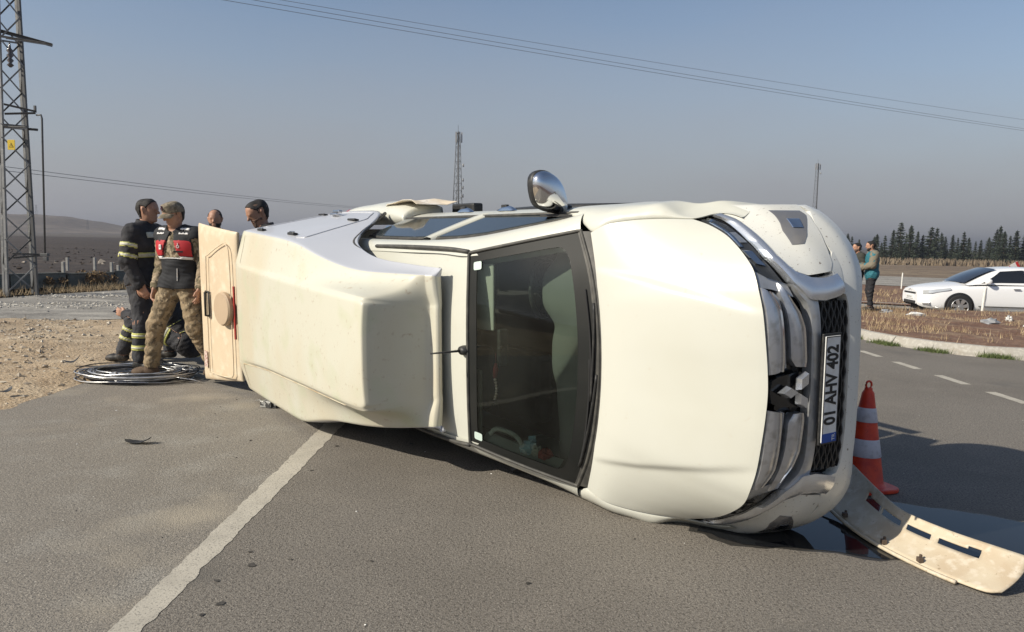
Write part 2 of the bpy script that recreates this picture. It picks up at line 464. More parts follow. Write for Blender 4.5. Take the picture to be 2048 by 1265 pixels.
band('red_field', [(10.75, 29.5), (12.7, 27.05), (14.6, 26.05), (17.05, 25.25), (20.1, 24.45), (26.1, 23.25), (60, 17.2)], [(14, 52), (17, 47), (19.6, 42.5), (23, 40), (29, 38), (40, 35), (80, 27)], ISLE, .0)
band('second_far_kerb', [(14, 52), (17, 47), (19.6, 42.5), (23, 40), (29, 38), (40, 35)], [(14.2, 52.4), (17.2, 47.4), (19.8, 42.9), (23.2, 40.4), (29.2, 38.4), (40, 35.4)], KERB, .16)
band('third_road', [(14.2, 52.4), (17.2, 47.4), (19.8, 42.9), (23.2, 40.4), (29.2, 38.4), (60, 31)], [(22, 66), (27, 60), (32, 57), (40, 53.5), (50, 50), (90, 40)], ASPH2, .0)
DRYF = mat('dry_field', (.16, .115, .075), .95, spots=[((.05, .4, 1), (.24, .185, .12), .48, .64), (1.1, (.10, .072, .05), .5, .68)], bump=(3, .8, .2), world_space=True)
band('dry_field', [(22, 66), (27, 60), (32, 57), (40, 53.5), (50, 50), (140, 36)], [(10, 150), (50, 150), (90, 148), (150, 140), (220, 130), (400, 110)], DRYF, .0)
DARKF = mat('ploughed_field', (.034, .024, .019), .95, spots=[((.06, .5, 1), (.055, .040, .030), .45, .62), (1.4, (.022, .016, .013), .5, .7), (.5, (.11, .09, .07), .68, .73)], bump=((1.5, 1, .25), (7, .7, .06)), world_space=True)
band('ploughed_field', [(-60, 15), (-30, 20), (-19, 24), (-15.5, 26.5), (-12, 29), (-9, 36), (-7, 60)], [(-400, 150), (-220, 175), (-130, 190), (-90, 200), (-60, 205), (-30, 210), (-5, 215)], DARKF, -.022, 30)
MIDF = mat('far_field', (.065, .053, .043), .95, spots=[((.012, .08, 1), (.095, .08, .062), .45, .62)], world_space=True)
band('far_field', [(-900, 130), (-400, 150), (-220, 175), (-130, 190), (-60, 205), (60, 210), (400, 200), (900, 190)], [(-3000, 1900), (-1500, 2000), (-800, 2000), (-300, 2000), (0, 2000), (300, 2000), (1500, 2000), (3000, 1900)], MIDF, -.01, 20)
VERGE = mat('dry_verge', (.20, .135, .075), .95, spots=[(1.2, (.27, .19, .11), .45, .62), (7, (.12, .08, .05), .5, .68)], bump=(10, .8, .05), world_space=True)
band('verge', [(-30, 10), (-14.5, 13.5), (-12.0, 16.9), (-11.7, 18.4), (-10.8, 20.5), (-9.6, 24), (-7.6, 34)], [(-34, 16), (-19, 19.5), (-15.6, 22.2), (-14, 23.6), (-12.4, 25.6), (-11, 29), (-9, 36)], VERGE, -.012, 24)

# low hill on the left horizon
HILL = mat('bare_hill', (.11, .085, .062), .95, spots=[((.02, .02, .08), (.17, .135, .10), .46, .66), (.06, (.075, .06, .045), .5, .7)], bump=(.2, .6, 2), world_space=True)
rows = []
for i in range(26):
    v = i / 25
    row = []
    for j in range(70):
        x = -760 + j * 9.3; y = 560 + v * 240
        h = np.interp(x, [-760, -560, -470, -430, -410, -395, -378, -360, -335, -300], [13, 15, 16, 16, 14, 11, 6.5, 3.5, 1.5, 0])
        e = math.sin(math.pi * min(1, v * 1.0)) ** .5 if 0 < v < 1 else 0
        h = h * e * (1 + .05 * math.sin(x * .06) * math.sin(y * .05)) + .5 * math.sin(x * .21 + y * .1) * e
        row.append((x, y, max(h, 0) - .3))
    rows.append(row)
tag(gridobj('hill', rows, HILL), kind='structure')
# ---------------------------------------------------------------- the overturned pickup
# truck frame: x forwards, y to its left (skywards, it lies on its right side), z to its roof (towards the viewer)
TM = Matrix(((.542, -.020, -.840, 1.551), (-.840, -.016, -.542, 4.705), (-.002, 1.0, -.025, .911), (0, 0, 0, 1)))
_x = Vector((.542, -.840, -.002)).normalized(); _z = Vector((-.840, -.542, -.025)); _z = (_z - _x * _z.dot(_x)).normalized(); _y = _z.cross(_x)
TM = Matrix.Translation((1.551, 4.705, .911)) @ Matrix((_x, _y, _z)).transposed().to_4x4()
truck = empty('overturned_pickup'); truck.matrix_world = TM
tag(truck, 'white double cab pickup lying on its side with a moulded canopy over its bed', 'pickup truck')
T = truck

WHITE = mat('white_car_paint', (.565, .565, .50), .36, coat=.35, spots=[(1.1, (.535, .53, .455), .45, .7), (38, (.50, .46, .38), .67, .80)])
GEL = mat('canopy_gelcoat', (.555, .545, .455), .42, coat=.08, spots=[((1.4, .8, .8), (.535, .49, .375), .44, .66), (3.2, (.49, .50, .365), .54, .74), (26, (.40, .33, .24), .63, .76)], bump=(2.5, .12, .02))
HATCHM = mat('sun_yellowed_gelcoat', (.60, .49, .345), .5, spots=[(2.0, (.57, .46, .325), .45, .68), (9, (.66, .58, .44), .5, .7), (40, (.45, .35, .24), .68, .8)], bump=(6, .15, .01))
BLACKP = mat('black_plastic', (.022, .022, .022), .5, spots=[(30, (.05, .048, .044), .5, .7)])
TRIM = mat('dusty_black_trim', (.055, .053, .048), .6, spots=[(14, (.10, .095, .082), .45, .7)])
GLOSSB = mat('gloss_black', (.012, .012, .013), .12, coat=.5)
CHROME = mat('chrome', (.72, .72, .72), .10, 1.0)
SATIN = mat('satin_silver', (.56, .57, .59), .36, .85, spots=[(20, (.40, .40, .40), .5, .7)])
SILVER = mat('silver_paint', (.40, .41, .42), .38, .55, coat=.3, spots=[(24, (.34, .33, .31), .5, .72)])
GLASSD = mat('dark_side_glass', (.035, .044, .050), .06, coat=.15, spec=.45)
RUBBER = mat('tyre_rubber', (.018, .018, .018), .85)
DARKU = mat('underbody', (.02, .019, .018), .8)
GREYTR = mat('grey_interior', (.13, .135, .125), .8)
DASHM = mat('dashboard', (.125, .13, .118), .75, bump=(300, .3, .002))
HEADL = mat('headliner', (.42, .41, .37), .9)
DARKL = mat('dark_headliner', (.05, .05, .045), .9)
DIRTW = mat('dusty_white_bumper', (.62, .62, .58), .4, coat=.3, spots=[(3, (.62, .61, .55), .45, .65), (46, (.20, .17, .14), .67, .72), (90, (.30, .26, .22), .66, .74)])

def X0(z): return np.interp(z, [.10, .2, .28, .40, .5, .6, .7, .8, .9, .97, 1.05], [.85, .90, .93, .955, .945, .94, .915, .90, .885, .87, .85])
def KS(z): return np.interp(z, [.25, .5, .66, .78, .9], [.36, .40, .46, .70, .92])
def xs(y, z): return X0(z) - KS(z) * (np.abs(y) / .9) ** 4.46

def ribbon(name, A, B, d, m, parent=T, n=30, k=5, th=.03, sides=(1, -1), cross=False, edge=.006, bulge=0.0, smooth=True, **kw):
    """panel between two (y,z) lines laid on the front surface, d proud of it, edges turned back by th"""
    obs = []
    for sg in sides:
        a = resample(A, n); b = resample(B, n)
        if cross:      # lines given for the left half only: run them across to the right
            a = resample(np.vstack([np.array(A), mir3(A)[::-1]]), n * 2); b = resample(np.vstack([np.array(B), mir3(B)[::-1]]), n * 2)
        rows = []
        for p, q in zip(a, b):
            row = []
            for t in np.linspace(0, 1, k):
                y, z = p * (1 - t) + q * t
                dd = d + bulge * math.sin(math.pi * t)
                row.append((xs(y, z) + dd, y * sg, z))
            y, z = p; row.insert(0, (xs(y, z) + d - th, (y) * sg, z))
            y, z = q; row.append((xs(y, z) + d - th, (y) * sg, z))
            rows.append(row)
        r0 = [(p[0] - th, p[1], p[2]) for p in rows[0]]; r1 = [(p[0] - th, p[1], p[2]) for p in rows[-1]]
        rows = [r0] + rows + [r1]
        o = gridobj(name, rows, m, parent, smooth=smooth, sharp=40, **kw)
        obs.append(o)
        if cross: break
    return obs
def mir3(A):
    A = np.array(A, float).copy(); A[:, 0] *= -1; return A

# --- bonnet -------------------------------------------------------------
seam = [(-.20, .745, 1.185), (-.10, .79, 1.15), (.02, .812, 1.08), (.15, .82, 1.00), (.30, .818, .905)]
frontc = [(.30, .818, .905), (.40, .787, .890), (.51, .742, .896), (.601, .691, .916), (.691, .628, .942), (.752, .57, .960), (.80, .49, .982), (.835, .38, .985), (.858, .22, .982), (.868, .10, .976), (.872, 0, .974)]
rearc = [(-.20, .745, 1.185), (-.135, .55, 1.20), (-.09, .30, 1.208), (-.075, 0, 1.212)]
def full(C):
    C = np.array(C); return np.vstack([C, mir(C)[::-1][1:]])
N1, N2 = 44, 151
fr = catmull(full(frontc), N2); re = catmull(full(rearc), N2)
sl = catmull(seam, N1); sr = mir(sl)
rows = []
for i in range(N1):
    v = i / (N1 - 1); row = []
    for j in range(N2):
        u = j / (N2 - 1)
        p = (1 - v) * re[j] + v * fr[j] + (1 - u) * sl[i] + u * sr[i] - ((1 - u) * (1 - v) * re[0] + u * (1 - v) * re[-1] + (1 - u) * v * fr[0] + u * v * fr[-1])
        # lengthwise crown, raised middle with a soft crease each side
        p = p.copy()
        yc = np.interp(p[0], [-.2, .2, .6, .85], [.555, .505, .43, .37])
        s = 1 / (1 + math.exp((abs(p[1]) - yc) / .005))
        w = math.sin(math.pi * min(1, v * 1.0)) ** .6 if 0 < v < 1 else 0
        p[2] += .022 * w * s + .012 * math.sin(math.pi * v) * (1 - (2 * u - 1) ** 10)
        row.append(tuple(p))
    rows.append(row)
# rolled edges
rows = [[(p[0] - .004, p[1], p[2] - .03) for p in rows[0]]] + rows + [[(p[0] - .012, p[1] * .997, p[2] - .016) for p in rows[-1]], [(p[0] - .05, p[1] * .99, p[2] - .03) for p in rows[-1]]]
rows = [[(r[0][0], r[0][1] - .002, r[0][2] - .014)] + r + [(r[-1][0], r[-1][1] + .002, r[-1][2] - .014)] for r in rows]
gridobj('hood', rows, WHITE, T, sharp=50)

# --- front wings, with wheel arches --------------------------------------
def arch(x, cx=0.0, r=.455, cz=.37):
    d = r * r - (x - cx) ** 2
    return cz + math.sqrt(d) if d > 0 else None
seam_full = catmull([(-.78, .845, 1.10)] + [(-.45, .835, 1.125)] + seam + [(.335, .832, .86), (.37, .846, .80), (.45, .838, .775), (.56, .80, .77)], 400)
for sg in (1, -1):
    rows = []
    for x in np.linspace(-.74, .50, 58):
        k = np.argmin(np.abs(seam_full[:, 0] - x)); s = seam_full[k]
        a = arch(x); zb = a if a and a > .36 else .30 if x < 0 else .50
        flare = .028 * math.exp(-((abs(x) - .25) / .42) ** 4)
        ymax = .888 + flare * .8
        if x > .25: ymax -= .09 * ((x - .25) / .28) ** 2 * .6
        y0 = s[1] + .004; z0 = s[2] - .006
        yo = max(ymax, y0 + .01)
        ztop = min(z0 - .03, .97)
        row = [(x, y0 - .004, z0 - .015), (x, y0, z0), (x, y0 * .55 + yo * .45, z0 - .014), (x, y0 * .12 + yo * .88, z0 * .55 + ztop * .45 - .016), (x, yo, ztop - .04)]
        for t in (.3, .6, .9, 1):
            z = (ztop - .04) * (1 - t) + zb * t
            row.append((x, yo + flare * .5 * t - .02 * max(0, (.7 - z)) * (1 if not a else 0), z))
        row.append((x, yo - .05, zb + .012)); row.append((x, yo - .10, zb + .02))
        if x > .10:      # the wing closes down onto the bumper corner
            w_ = min(1, (x - .10) / .12); q_ = []
            for p in row:
                ys = .9 * max(0.0, (float(X0(p[2])) - x) / float(KS(p[2]))) ** (1 / 4.46) + .007
                q_.append((p[0], p[1] * (1 - w_) + min(p[1], max(ys, y0)) * w_ if p[2] < z0 - .005 else p[1], p[2]))
            row = q_
        rows.append([(p[0], p[1] * sg, p[2]) for p in row])
    gridobj('fender', rows, WHITE, T, sub=1)

# --- front end ------------------------------------------------------------
core = []
for z in np.linspace(.32, .875, 12):
    core.append([(xs(y, z) - .055, y, z) for y in np.linspace(-.86, .86, 41)])
gridobj('bumper_core', core, GLOSSB, T)
LOWA = [(.885, .42), (.86, .405), (.80, .468), (.70, .512), (.62, .508), (.584, .494), (.53, .500), (.481, .505), (.41, .480), (.2, .470), (0, .470)]
LOWB = [(.895, .36), (.866, .305), (.80, .303), (.70, .312), (.62, .318), (.565, .322), (.46, .358), (.379, .388), (.2, .384), (0, .384)]
ribbon('front_bumper', LOWA, LOWB, .002, DIRTW, cross=True, th=.10, k=7, bulge=.006)
ribbon('bumper_lip', [(.85, .39), (.62, .33), (.46, .345), (.378, .370), (0, .376)], [(.82, .33), (.62, .29), (.46, .30), (.378, .31), (0, .31)], -.03, TRIM, cross=True, th=.2, k=4)
ribbon('bumper_cheek', [(.892, .745), (.85, .772), (.819, .766), (.753, .780), (.654, .798), (.60, .784), (.567, .760), (.546, .70)], [(.895, .43), (.84, .447), (.80, .475), (.70, .520), (.64, .536), (.60, .542), (.563, .572)], .006, DIRTW, k=9, th=.06)
ribbon('corner_fairing', [(.63, .530), (.565, .560), (.50, .540), (.458, .530)], [(.66, .500), (.58, .492), (.50, .500), (.45, .492)], .004, DIRTW, th=.05, k=4)
ribbon('fog_recess', [(.862, .638), (.84, .642), (.757, .683), (.690, .696)], [(.862, .475), (.84, .470), (.77, .560), (.697, .645)], .010, mat('smoked_plastic', (.15, .15, .155), .2, coat=.6, spots=[(12, (.17, .165, .16), .5, .65)]), th=.02)
ribbon('fog_lamp', [(.82, .610), (.775, .632)], [(.82, .545), (.775, .580)], .016, CHROME, n=8, th=.02)
CA = [(.838, .812), (.819, .800), (.793, .802), (.715, .828), (.627, .842), (.56, .822), (.515, .804), (.434, .735), (.428, .66), (.446, .57), (.461, .529)]
CB = [(.850, .786), (.819, .774), (.753, .788), (.654, .807), (.60, .790), (.567, .770), (.537, .705), (.534, .645), (.545, .588), (.554, .556)]
ribbon('chrome_trim', CA, CB, .026, mat('satin_chrome', (.66, .68, .71), .26, .85), n=50, th=.05, k=6, bulge=.012)
LGL = bpy.data.materials.new('lamp_cover'); LGL.use_nodes = True
_n, _l = LGL.node_tree.nodes, LGL.node_tree.links; _n.clear()
_o = _n.new('ShaderNodeOutputMaterial'); _mx = _n.new('ShaderNodeMixShader'); _t = _n.new('ShaderNodeBsdfTransparent'); _g = _n.new('ShaderNodeBsdfGlossy'); _fr = _n.new('ShaderNodeFresnel')
_t.inputs[0].default_value = (.92, .93, .93, 1); _g.inputs['Roughness'].default_value = .03; _fr.inputs[0].default_value = 1.10
_l.new(_fr.outputs[0], _mx.inputs[0]); _l.new(_t.outputs[0], _mx.inputs[1]); _l.new(_g.outputs[0], _mx.inputs[2]); _l.new(_mx.outputs[0], _o.inputs[0])
# headlamps: dark housing, inner reflectors, clear cover
HA = [(.826, .860), (.795, .856), (.742, .868), (.691, .895), (.628, .927), (.572, .947), (.535, .905)]
HB = [(.828, .842), (.793, .815), (.715, .832), (.627, .846), (.57, .836), (.53, .824), (.505, .812)]
CLEARM = None
hl = ribbon('headlight', HA, HB, -.028, mat('lamp_housing', (.035, .036, .038), .25, coat=.5), n=30, th=.03)
for sg, h in zip((1, -1), hl):
    def rib2(nm, A, B, d, m): ribbon(nm, A, B, d, m, parent=h, sides=(sg,), n=12, k=3, th=.012)
    rib2('lamp_reflector', [(.665, .905), (.625, .908), (.60, .90)], [(.66, .868), (.62, .872), (.59, .866)], -.012, CHROME)
    rib2('lamp_strip', [(.80, .858), (.74, .868), (.68, .894)], [(.80, .850), (.74, .859), (.68, .884)], -.012, CHROME)
    rib2('lamp_reflector', [(.75, .865), (.70, .868)], [(.75, .835), (.70, .845)], -.014, SATIN)
    rib2('lamp_cover', HA, HB, -.004, LGL)
# grille: two blades each side, silver surround, black mesh below
def bar(A, B, d):
    ribbon('grille_blade', A, B, d, SATIN, n=24, k=4, th=.04, bulge=.012)
    A = np.array(A); B = np.array(B)
    ribbon('grille_chrome_edge', A * .12 + B * .88, B + np.array([0, -.004]), d + .012, CHROME, n=24, k=3, th=.03, bulge=.004)
bar([(.492, .966), (.44, .972), (.40, .970), (.16, .966), (.085, .962)], [(.475, .935), (.43, .915), (.385, .897), (.156, .888), (.10, .892)], -.006)
bar([(.512, .865), (.46, .872), (.398, .860), (.30, .846), (.152, .836), (.115, .806)], [(.455, .842), (.424, .826), (.372, .792), (.30, .766), (.146, .753), (.112, .760)], -.004)
ribbon('grille_surround', [(.505, .80), (.455, .775), (.42, .745), (.36, .728), (.283, .726), (.1, .722), (0, .720)], [(.448, .725), (.440, .70), (.43, .682), (.36, .676), (.283, .673), (.1, .667), (0, .667)], .008, SILVER, cross=True, th=.05, k=5, bulge=.006)
ribbon('grille_panel', [(.47, .895), (.40, .888), (.14, .880), (.10, .872)], [(.44, .868), (.398, .868), (.14, .848), (.11, .845)], -.022, SILVER, n=20, k=3, th=.02)
ribbon('lamp_end_panel', [(.565, .945), (.535, .90), (.505, .812)], [(.492, .966), (.482, .90), (.445, .795)], -.014, SILVER, n=12, k=4, th=.03)
lg = ribbon('lower_grille', [(.43, .668), (.2, .662), (0, .662)], [(.405, .474), (.2, .472), (0, .472)], -.02, GLOSSB, cross=True, th=.02)[0]
for i in range(9):
    z0 = .485 + i * .0205
    A = []; B = []
    for y in np.linspace(.42, 0, 30):
        w = .006 * math.sin(y * 74 + i * 3.14)
        A.append((y, z0 + w + .004)); B.append((y, z0 + w - .004))
    ribbon('grille_slat', A, B, -.006, BLACKP, parent=lg, cross=True, n=30, k=2, th=.014, smooth=False)
# badge: three diamonds on a black shield
ribbon('badge_plate', [(.070, .905), (.055, .935), (0, .948)], [(.088, .775), (.080, .745), (0, .742)], -.012, GLOSSB, cross=True, n=16, k=6, th=.02)
def rhomb(c, ang, L=.077, W=.044):
    c = np.array(c); a = np.array([math.cos(ang), math.sin(ang)]); b = np.array([-a[1], a[0]])
    # corner at c, running outwards along ang
    P = [c, c + a * L / 2 + b * W / 2, c + a * L, c + a * L / 2 - b * W / 2]
    V = [(xs(p[0], p[1]) + .006, p[0], p[1]) for p in P]
    Pi = [(p - (c + a * L / 2)) * .80 + c + a * L / 2 for p in P]
    V2 = [(xs(p[0], p[1]) + .036, p[0], p[1]) for p in Pi]
    F = [(0, 1, 2, 3)] + [(4, 5, 6, 7)] + [(i, (i + 1) % 4, 4 + (i + 1) % 4, 4 + i) for i in range(4)]
    mesh('badge_diamond', V + V2, F, bpy.data.materials['satin_chrome'], T, smooth=False)
bc = np.array([0.0, .815])
for ang in (math.pi / 2, math.pi / 2 + 2 * math.pi / 3, math.pi / 2 - 2 * math.pi / 3):
    rhomb(bc + np.array([math.cos(ang), math.sin(ang)]) * .004, ang, .104, .060)
# number plate
PX_ = .955; PZ0, PZ1 = .580, .692
plate_m = mat('plate_white', (.70, .70, .68), .4, spots=[(20, (.60, .59, .56), .5, .7)])
def plate_x(z): return .968 + (z - .636) * .02
pl = MB().box((0, 0, 0), (.006, .26, .056)).build('licence_plate', plate_m, T, bevel=.004)
pl.location = (.968, 0, .636); pl.rotation_euler = (0, R_(-2), 0)
MB().box((-.006, 0, 0), (.006, .272, .066)).build('plate_holder', BLACKP, pl, bevel=.003)
MB().box((.0068, -.238, 0), (.0006, .022, .0555)).build('plate_blue_strip', mat('plate_blue', (.012, .07, .33), .4), pl)
for (hw, hh, cy, cz) in ((.258, .0022, 0, .0525), (.258, .0022, 0, -.0525), (.0022, .0545, .2565, 0)):
    MB().box((.0068, cy, cz), (.0007, hw, hh)).build('plate_border', BLACKP, pl)
def text(body, size, loc, m, parent, name, sx=1.0, depth=.0012, rot=(R_(90), 0, R_(90)), bold=.0):
    cu = bpy.data.curves.new(name, 'FONT'); cu.body = body; cu.size = size; cu.align_x = 'CENTER'; cu.align_y = 'CENTER'; cu.extrude = depth; cu.offset = bold
    tmp = bpy.data.objects.new(name, cu); COL.objects.link(tmp)
    dg = bpy.context.evaluated_depsgraph_get()
    me = bpy.data.meshes.new_from_object(tmp.evaluated_get(dg))
    bpy.data.objects.remove(tmp)
    me.materials.clear(); me.materials.append(m)
    o = bpy.data.objects.new(name, me); COL.objects.link(o); o.parent = parent
    o.location = loc; o.rotation_euler = rot; o.scale = (sx, 1, 1)
    return o
INK = mat('plate_black', (.012, .012, .013), .5)
text('01 AHV 402', .112, (.0068, .021, -.001), INK, pl, 'plate_lettering', .690, bold=.0034)
text('TR', .030, (.0078, -.238, -.030), plate_m, pl, 'plate_country_code', .9)

# --- windscreen -------------------------------------------------------------
hdr = np.array([(-.985, .612, 1.520), (-.955, .3, 1.548), (-.945, 0, 1.556), (-.955, -.3, 1.548), (-.985, -.612, 1.520)])
cwl = np.array([(-.300, .752, 1.178), (-.165, .52, 1.205), (-.095, .25, 1.215), (-.075, 0, 1.218), (-.095, -.25, 1.215), (-.165, -.52, 1.205), (-.300, -.752, 1.178)])
NW = 41
hc, cc_ = catmull(hdr, NW), catmull(cwl, NW)
def ws(u, v, off=0.0):
    """point on the windscreen: u from -1 (right) to 1 (left), v from the roof to the bonnet"""
    j = (1 - (u + 1) / 2) * (NW - 1); j0 = int(min(max(j, 0), NW - 2)); f = j - j0
    a = hc[j0] * (1 - f) + hc[j0 + 1] * f; b = cc_[j0] * (1 - f) + cc_[j0 + 1] * f
    p = a * (1 - v) + b * v
    p = p + np.array([.46, 0, .88]) * (.028 * math.sin(math.pi * v) * (1 - .3 * u * u) + off)
    return tuple(p)
gl = bpy.data.materials.new('windscreen_glass'); gl.use_nodes = True
_n, _l = gl.node_tree.nodes, gl.node_tree.links
_n.clear()
_o = _n.new('ShaderNodeOutputMaterial'); _mx = _n.new('ShaderNodeMixShader'); _t = _n.new('ShaderNodeBsdfTransparent'); _g = _n.new('ShaderNodeBsdfGlossy'); _fr = _n.new('ShaderNodeFresnel')
_t.inputs[0].default_value = (.68, .77, .70, 1); _g.inputs['Roughness'].default_value = .02; _g.inputs[0].default_value = (.9, .95, .92, 1); _fr.inputs[0].default_value = 1.5
_d = _n.new('ShaderNodeBsdfDiffuse'); _d.inputs[0].default_value = (.42, .46, .41, 1)
_nz = _n.new('ShaderNodeTexNoise'); _nz.inputs['Scale'].default_value = 2.2; _nz.inputs['Detail'].default_value = 6
_mr = _n.new('ShaderNodeMapRange'); _mr.inputs['From Min'].default_value = .35; _mr.inputs['From Max'].default_value = .7; _mr.inputs['To Min'].default_value = .0; _mr.inputs['To Max'].default_value = .022
_m2 = _n.new('ShaderNodeMixShader'); _l.new(_nz.outputs['Fac'], _mr.inputs['Value']); _l.new(_mr.outputs[0], _m2.inputs[0]); _l.new(_t.outputs[0], _m2.inputs[1]); _l.new(_d.outputs[0], _m2.inputs[2])
_l.new(_fr.outputs[0], _mx.inputs[0]); _l.new(_m2.outputs[0], _mx.inputs[1]); _l.new(_g.outputs[0], _mx.inputs[2]); _l.new(_mx.outputs[0], _o.inputs[0])
wsp = gridobj('windscreen', [[ws(u, v) for u in np.linspace(1, -1, 31)] for v in np.linspace(0, 1, 21)], gl, T)
# black border on the glass
FRIT = mat('frit_black', (.014, .015, .014), .55, spec=.25, spots=[(3, (.022, .022, .020), .45, .75)])
n = 120
outer = []; inner = []
for k in range(n):
    t = k / n * 4
    s, f = int(t), t - int(t)
    q = [(1 - 2 * f, 0), (-1, f), (-1 + 2 * f, 1), (1, 1 - f)][s]
    outer.append(q)
    # rounded inner outline
    iu = q[0] * .905; iv = .075 + q[1] * (.865 - .075)
    du, dv = abs(iu) - (.905 - .10), abs(iv - .47) - (.395 - .07)
    if du > 0 and dv > 0:
        r = math.hypot(du / .10, dv / .07)
        if r > 1: iu = math.copysign((.905 - .10) + du / r, iu); iv = .47 + math.copysign((.395 - .07) + dv / r, iv - .47)
    inner.append((iu, iv))
rows = [[ws(a[0] * (1 - t) + b[0] * t, a[1] * (1 - t) + b[1] * t, .003) for t in (0, .33, .66, 1)] for a, b in zip(outer, inner)]
rows.append(rows[0])
gridobj('windscreen_border', rows, FRIT, wsp)
# rubber seal round the glass
seal = MB().tube([ws(a[0] * 1.006, a[1] * 1.01 - .005, .004) for a in outer] + [ws(outer[0][0] * 1.006, 0, .004)], .011, 6, False)
seal.build('windscreen_seal', TRIM, T, smooth=True)
# cowl panel and wipers
cow = [[(p[0] + dx, p[1] * 1.0, p[2] + dz) for p in catmull(cwl, 31)] for dx, dz in ((-.06, .022), (-.01, .010), (.045, -.012), (.075, -.035))]
gridobj('cowl_panel', cow, TRIM, T)
for (u0, u1) in ((.45, -.25), (-.05, -.80)):
    wo = MB().tube([ws(u0 + (u1 - u0) * t, .995 - .03 * math.sin(math.pi * min(1, t * 1.1) * .5), .014) for t in np.linspace(0, 1, 14)], .008, 6).build('wiper', BLACKP, T, smooth=True)
    MB().tube([ws(u0 + .1 + (u1 - u0 - .1) * t, .945 + .015 * t, .008) for t in np.linspace(0, 1, 14)], .006, 6).build('wiper_blade', RUBBER, wo, smooth=True)
# small stickers at the roof corners of the glass
STICK = mat('pale_sticker', (.55, .66, .60), .5)
for u in (.86, -.88):
    rr = .024
    c0 = np.array(ws(u, .085, .006)); eu = np.array(ws(u + .05, .085, .006)) - c0; ev = np.array(ws(u, .13, .006)) - c0
    eu /= np.linalg.norm(eu); ev /= np.linalg.norm(ev)
    P = [c0 + (eu * math.copysign(abs(math.cos(t)) ** .35, math.cos(t)) * .026 + ev * math.copysign(abs(math.sin(t)) ** .35, math.sin(t)) * .032) for t in np.linspace(0, 2 * math.pi, 24, endpoint=False)]
    mesh('glass_sticker', P, [tuple(range(24))], STICK, wsp, smooth=False)

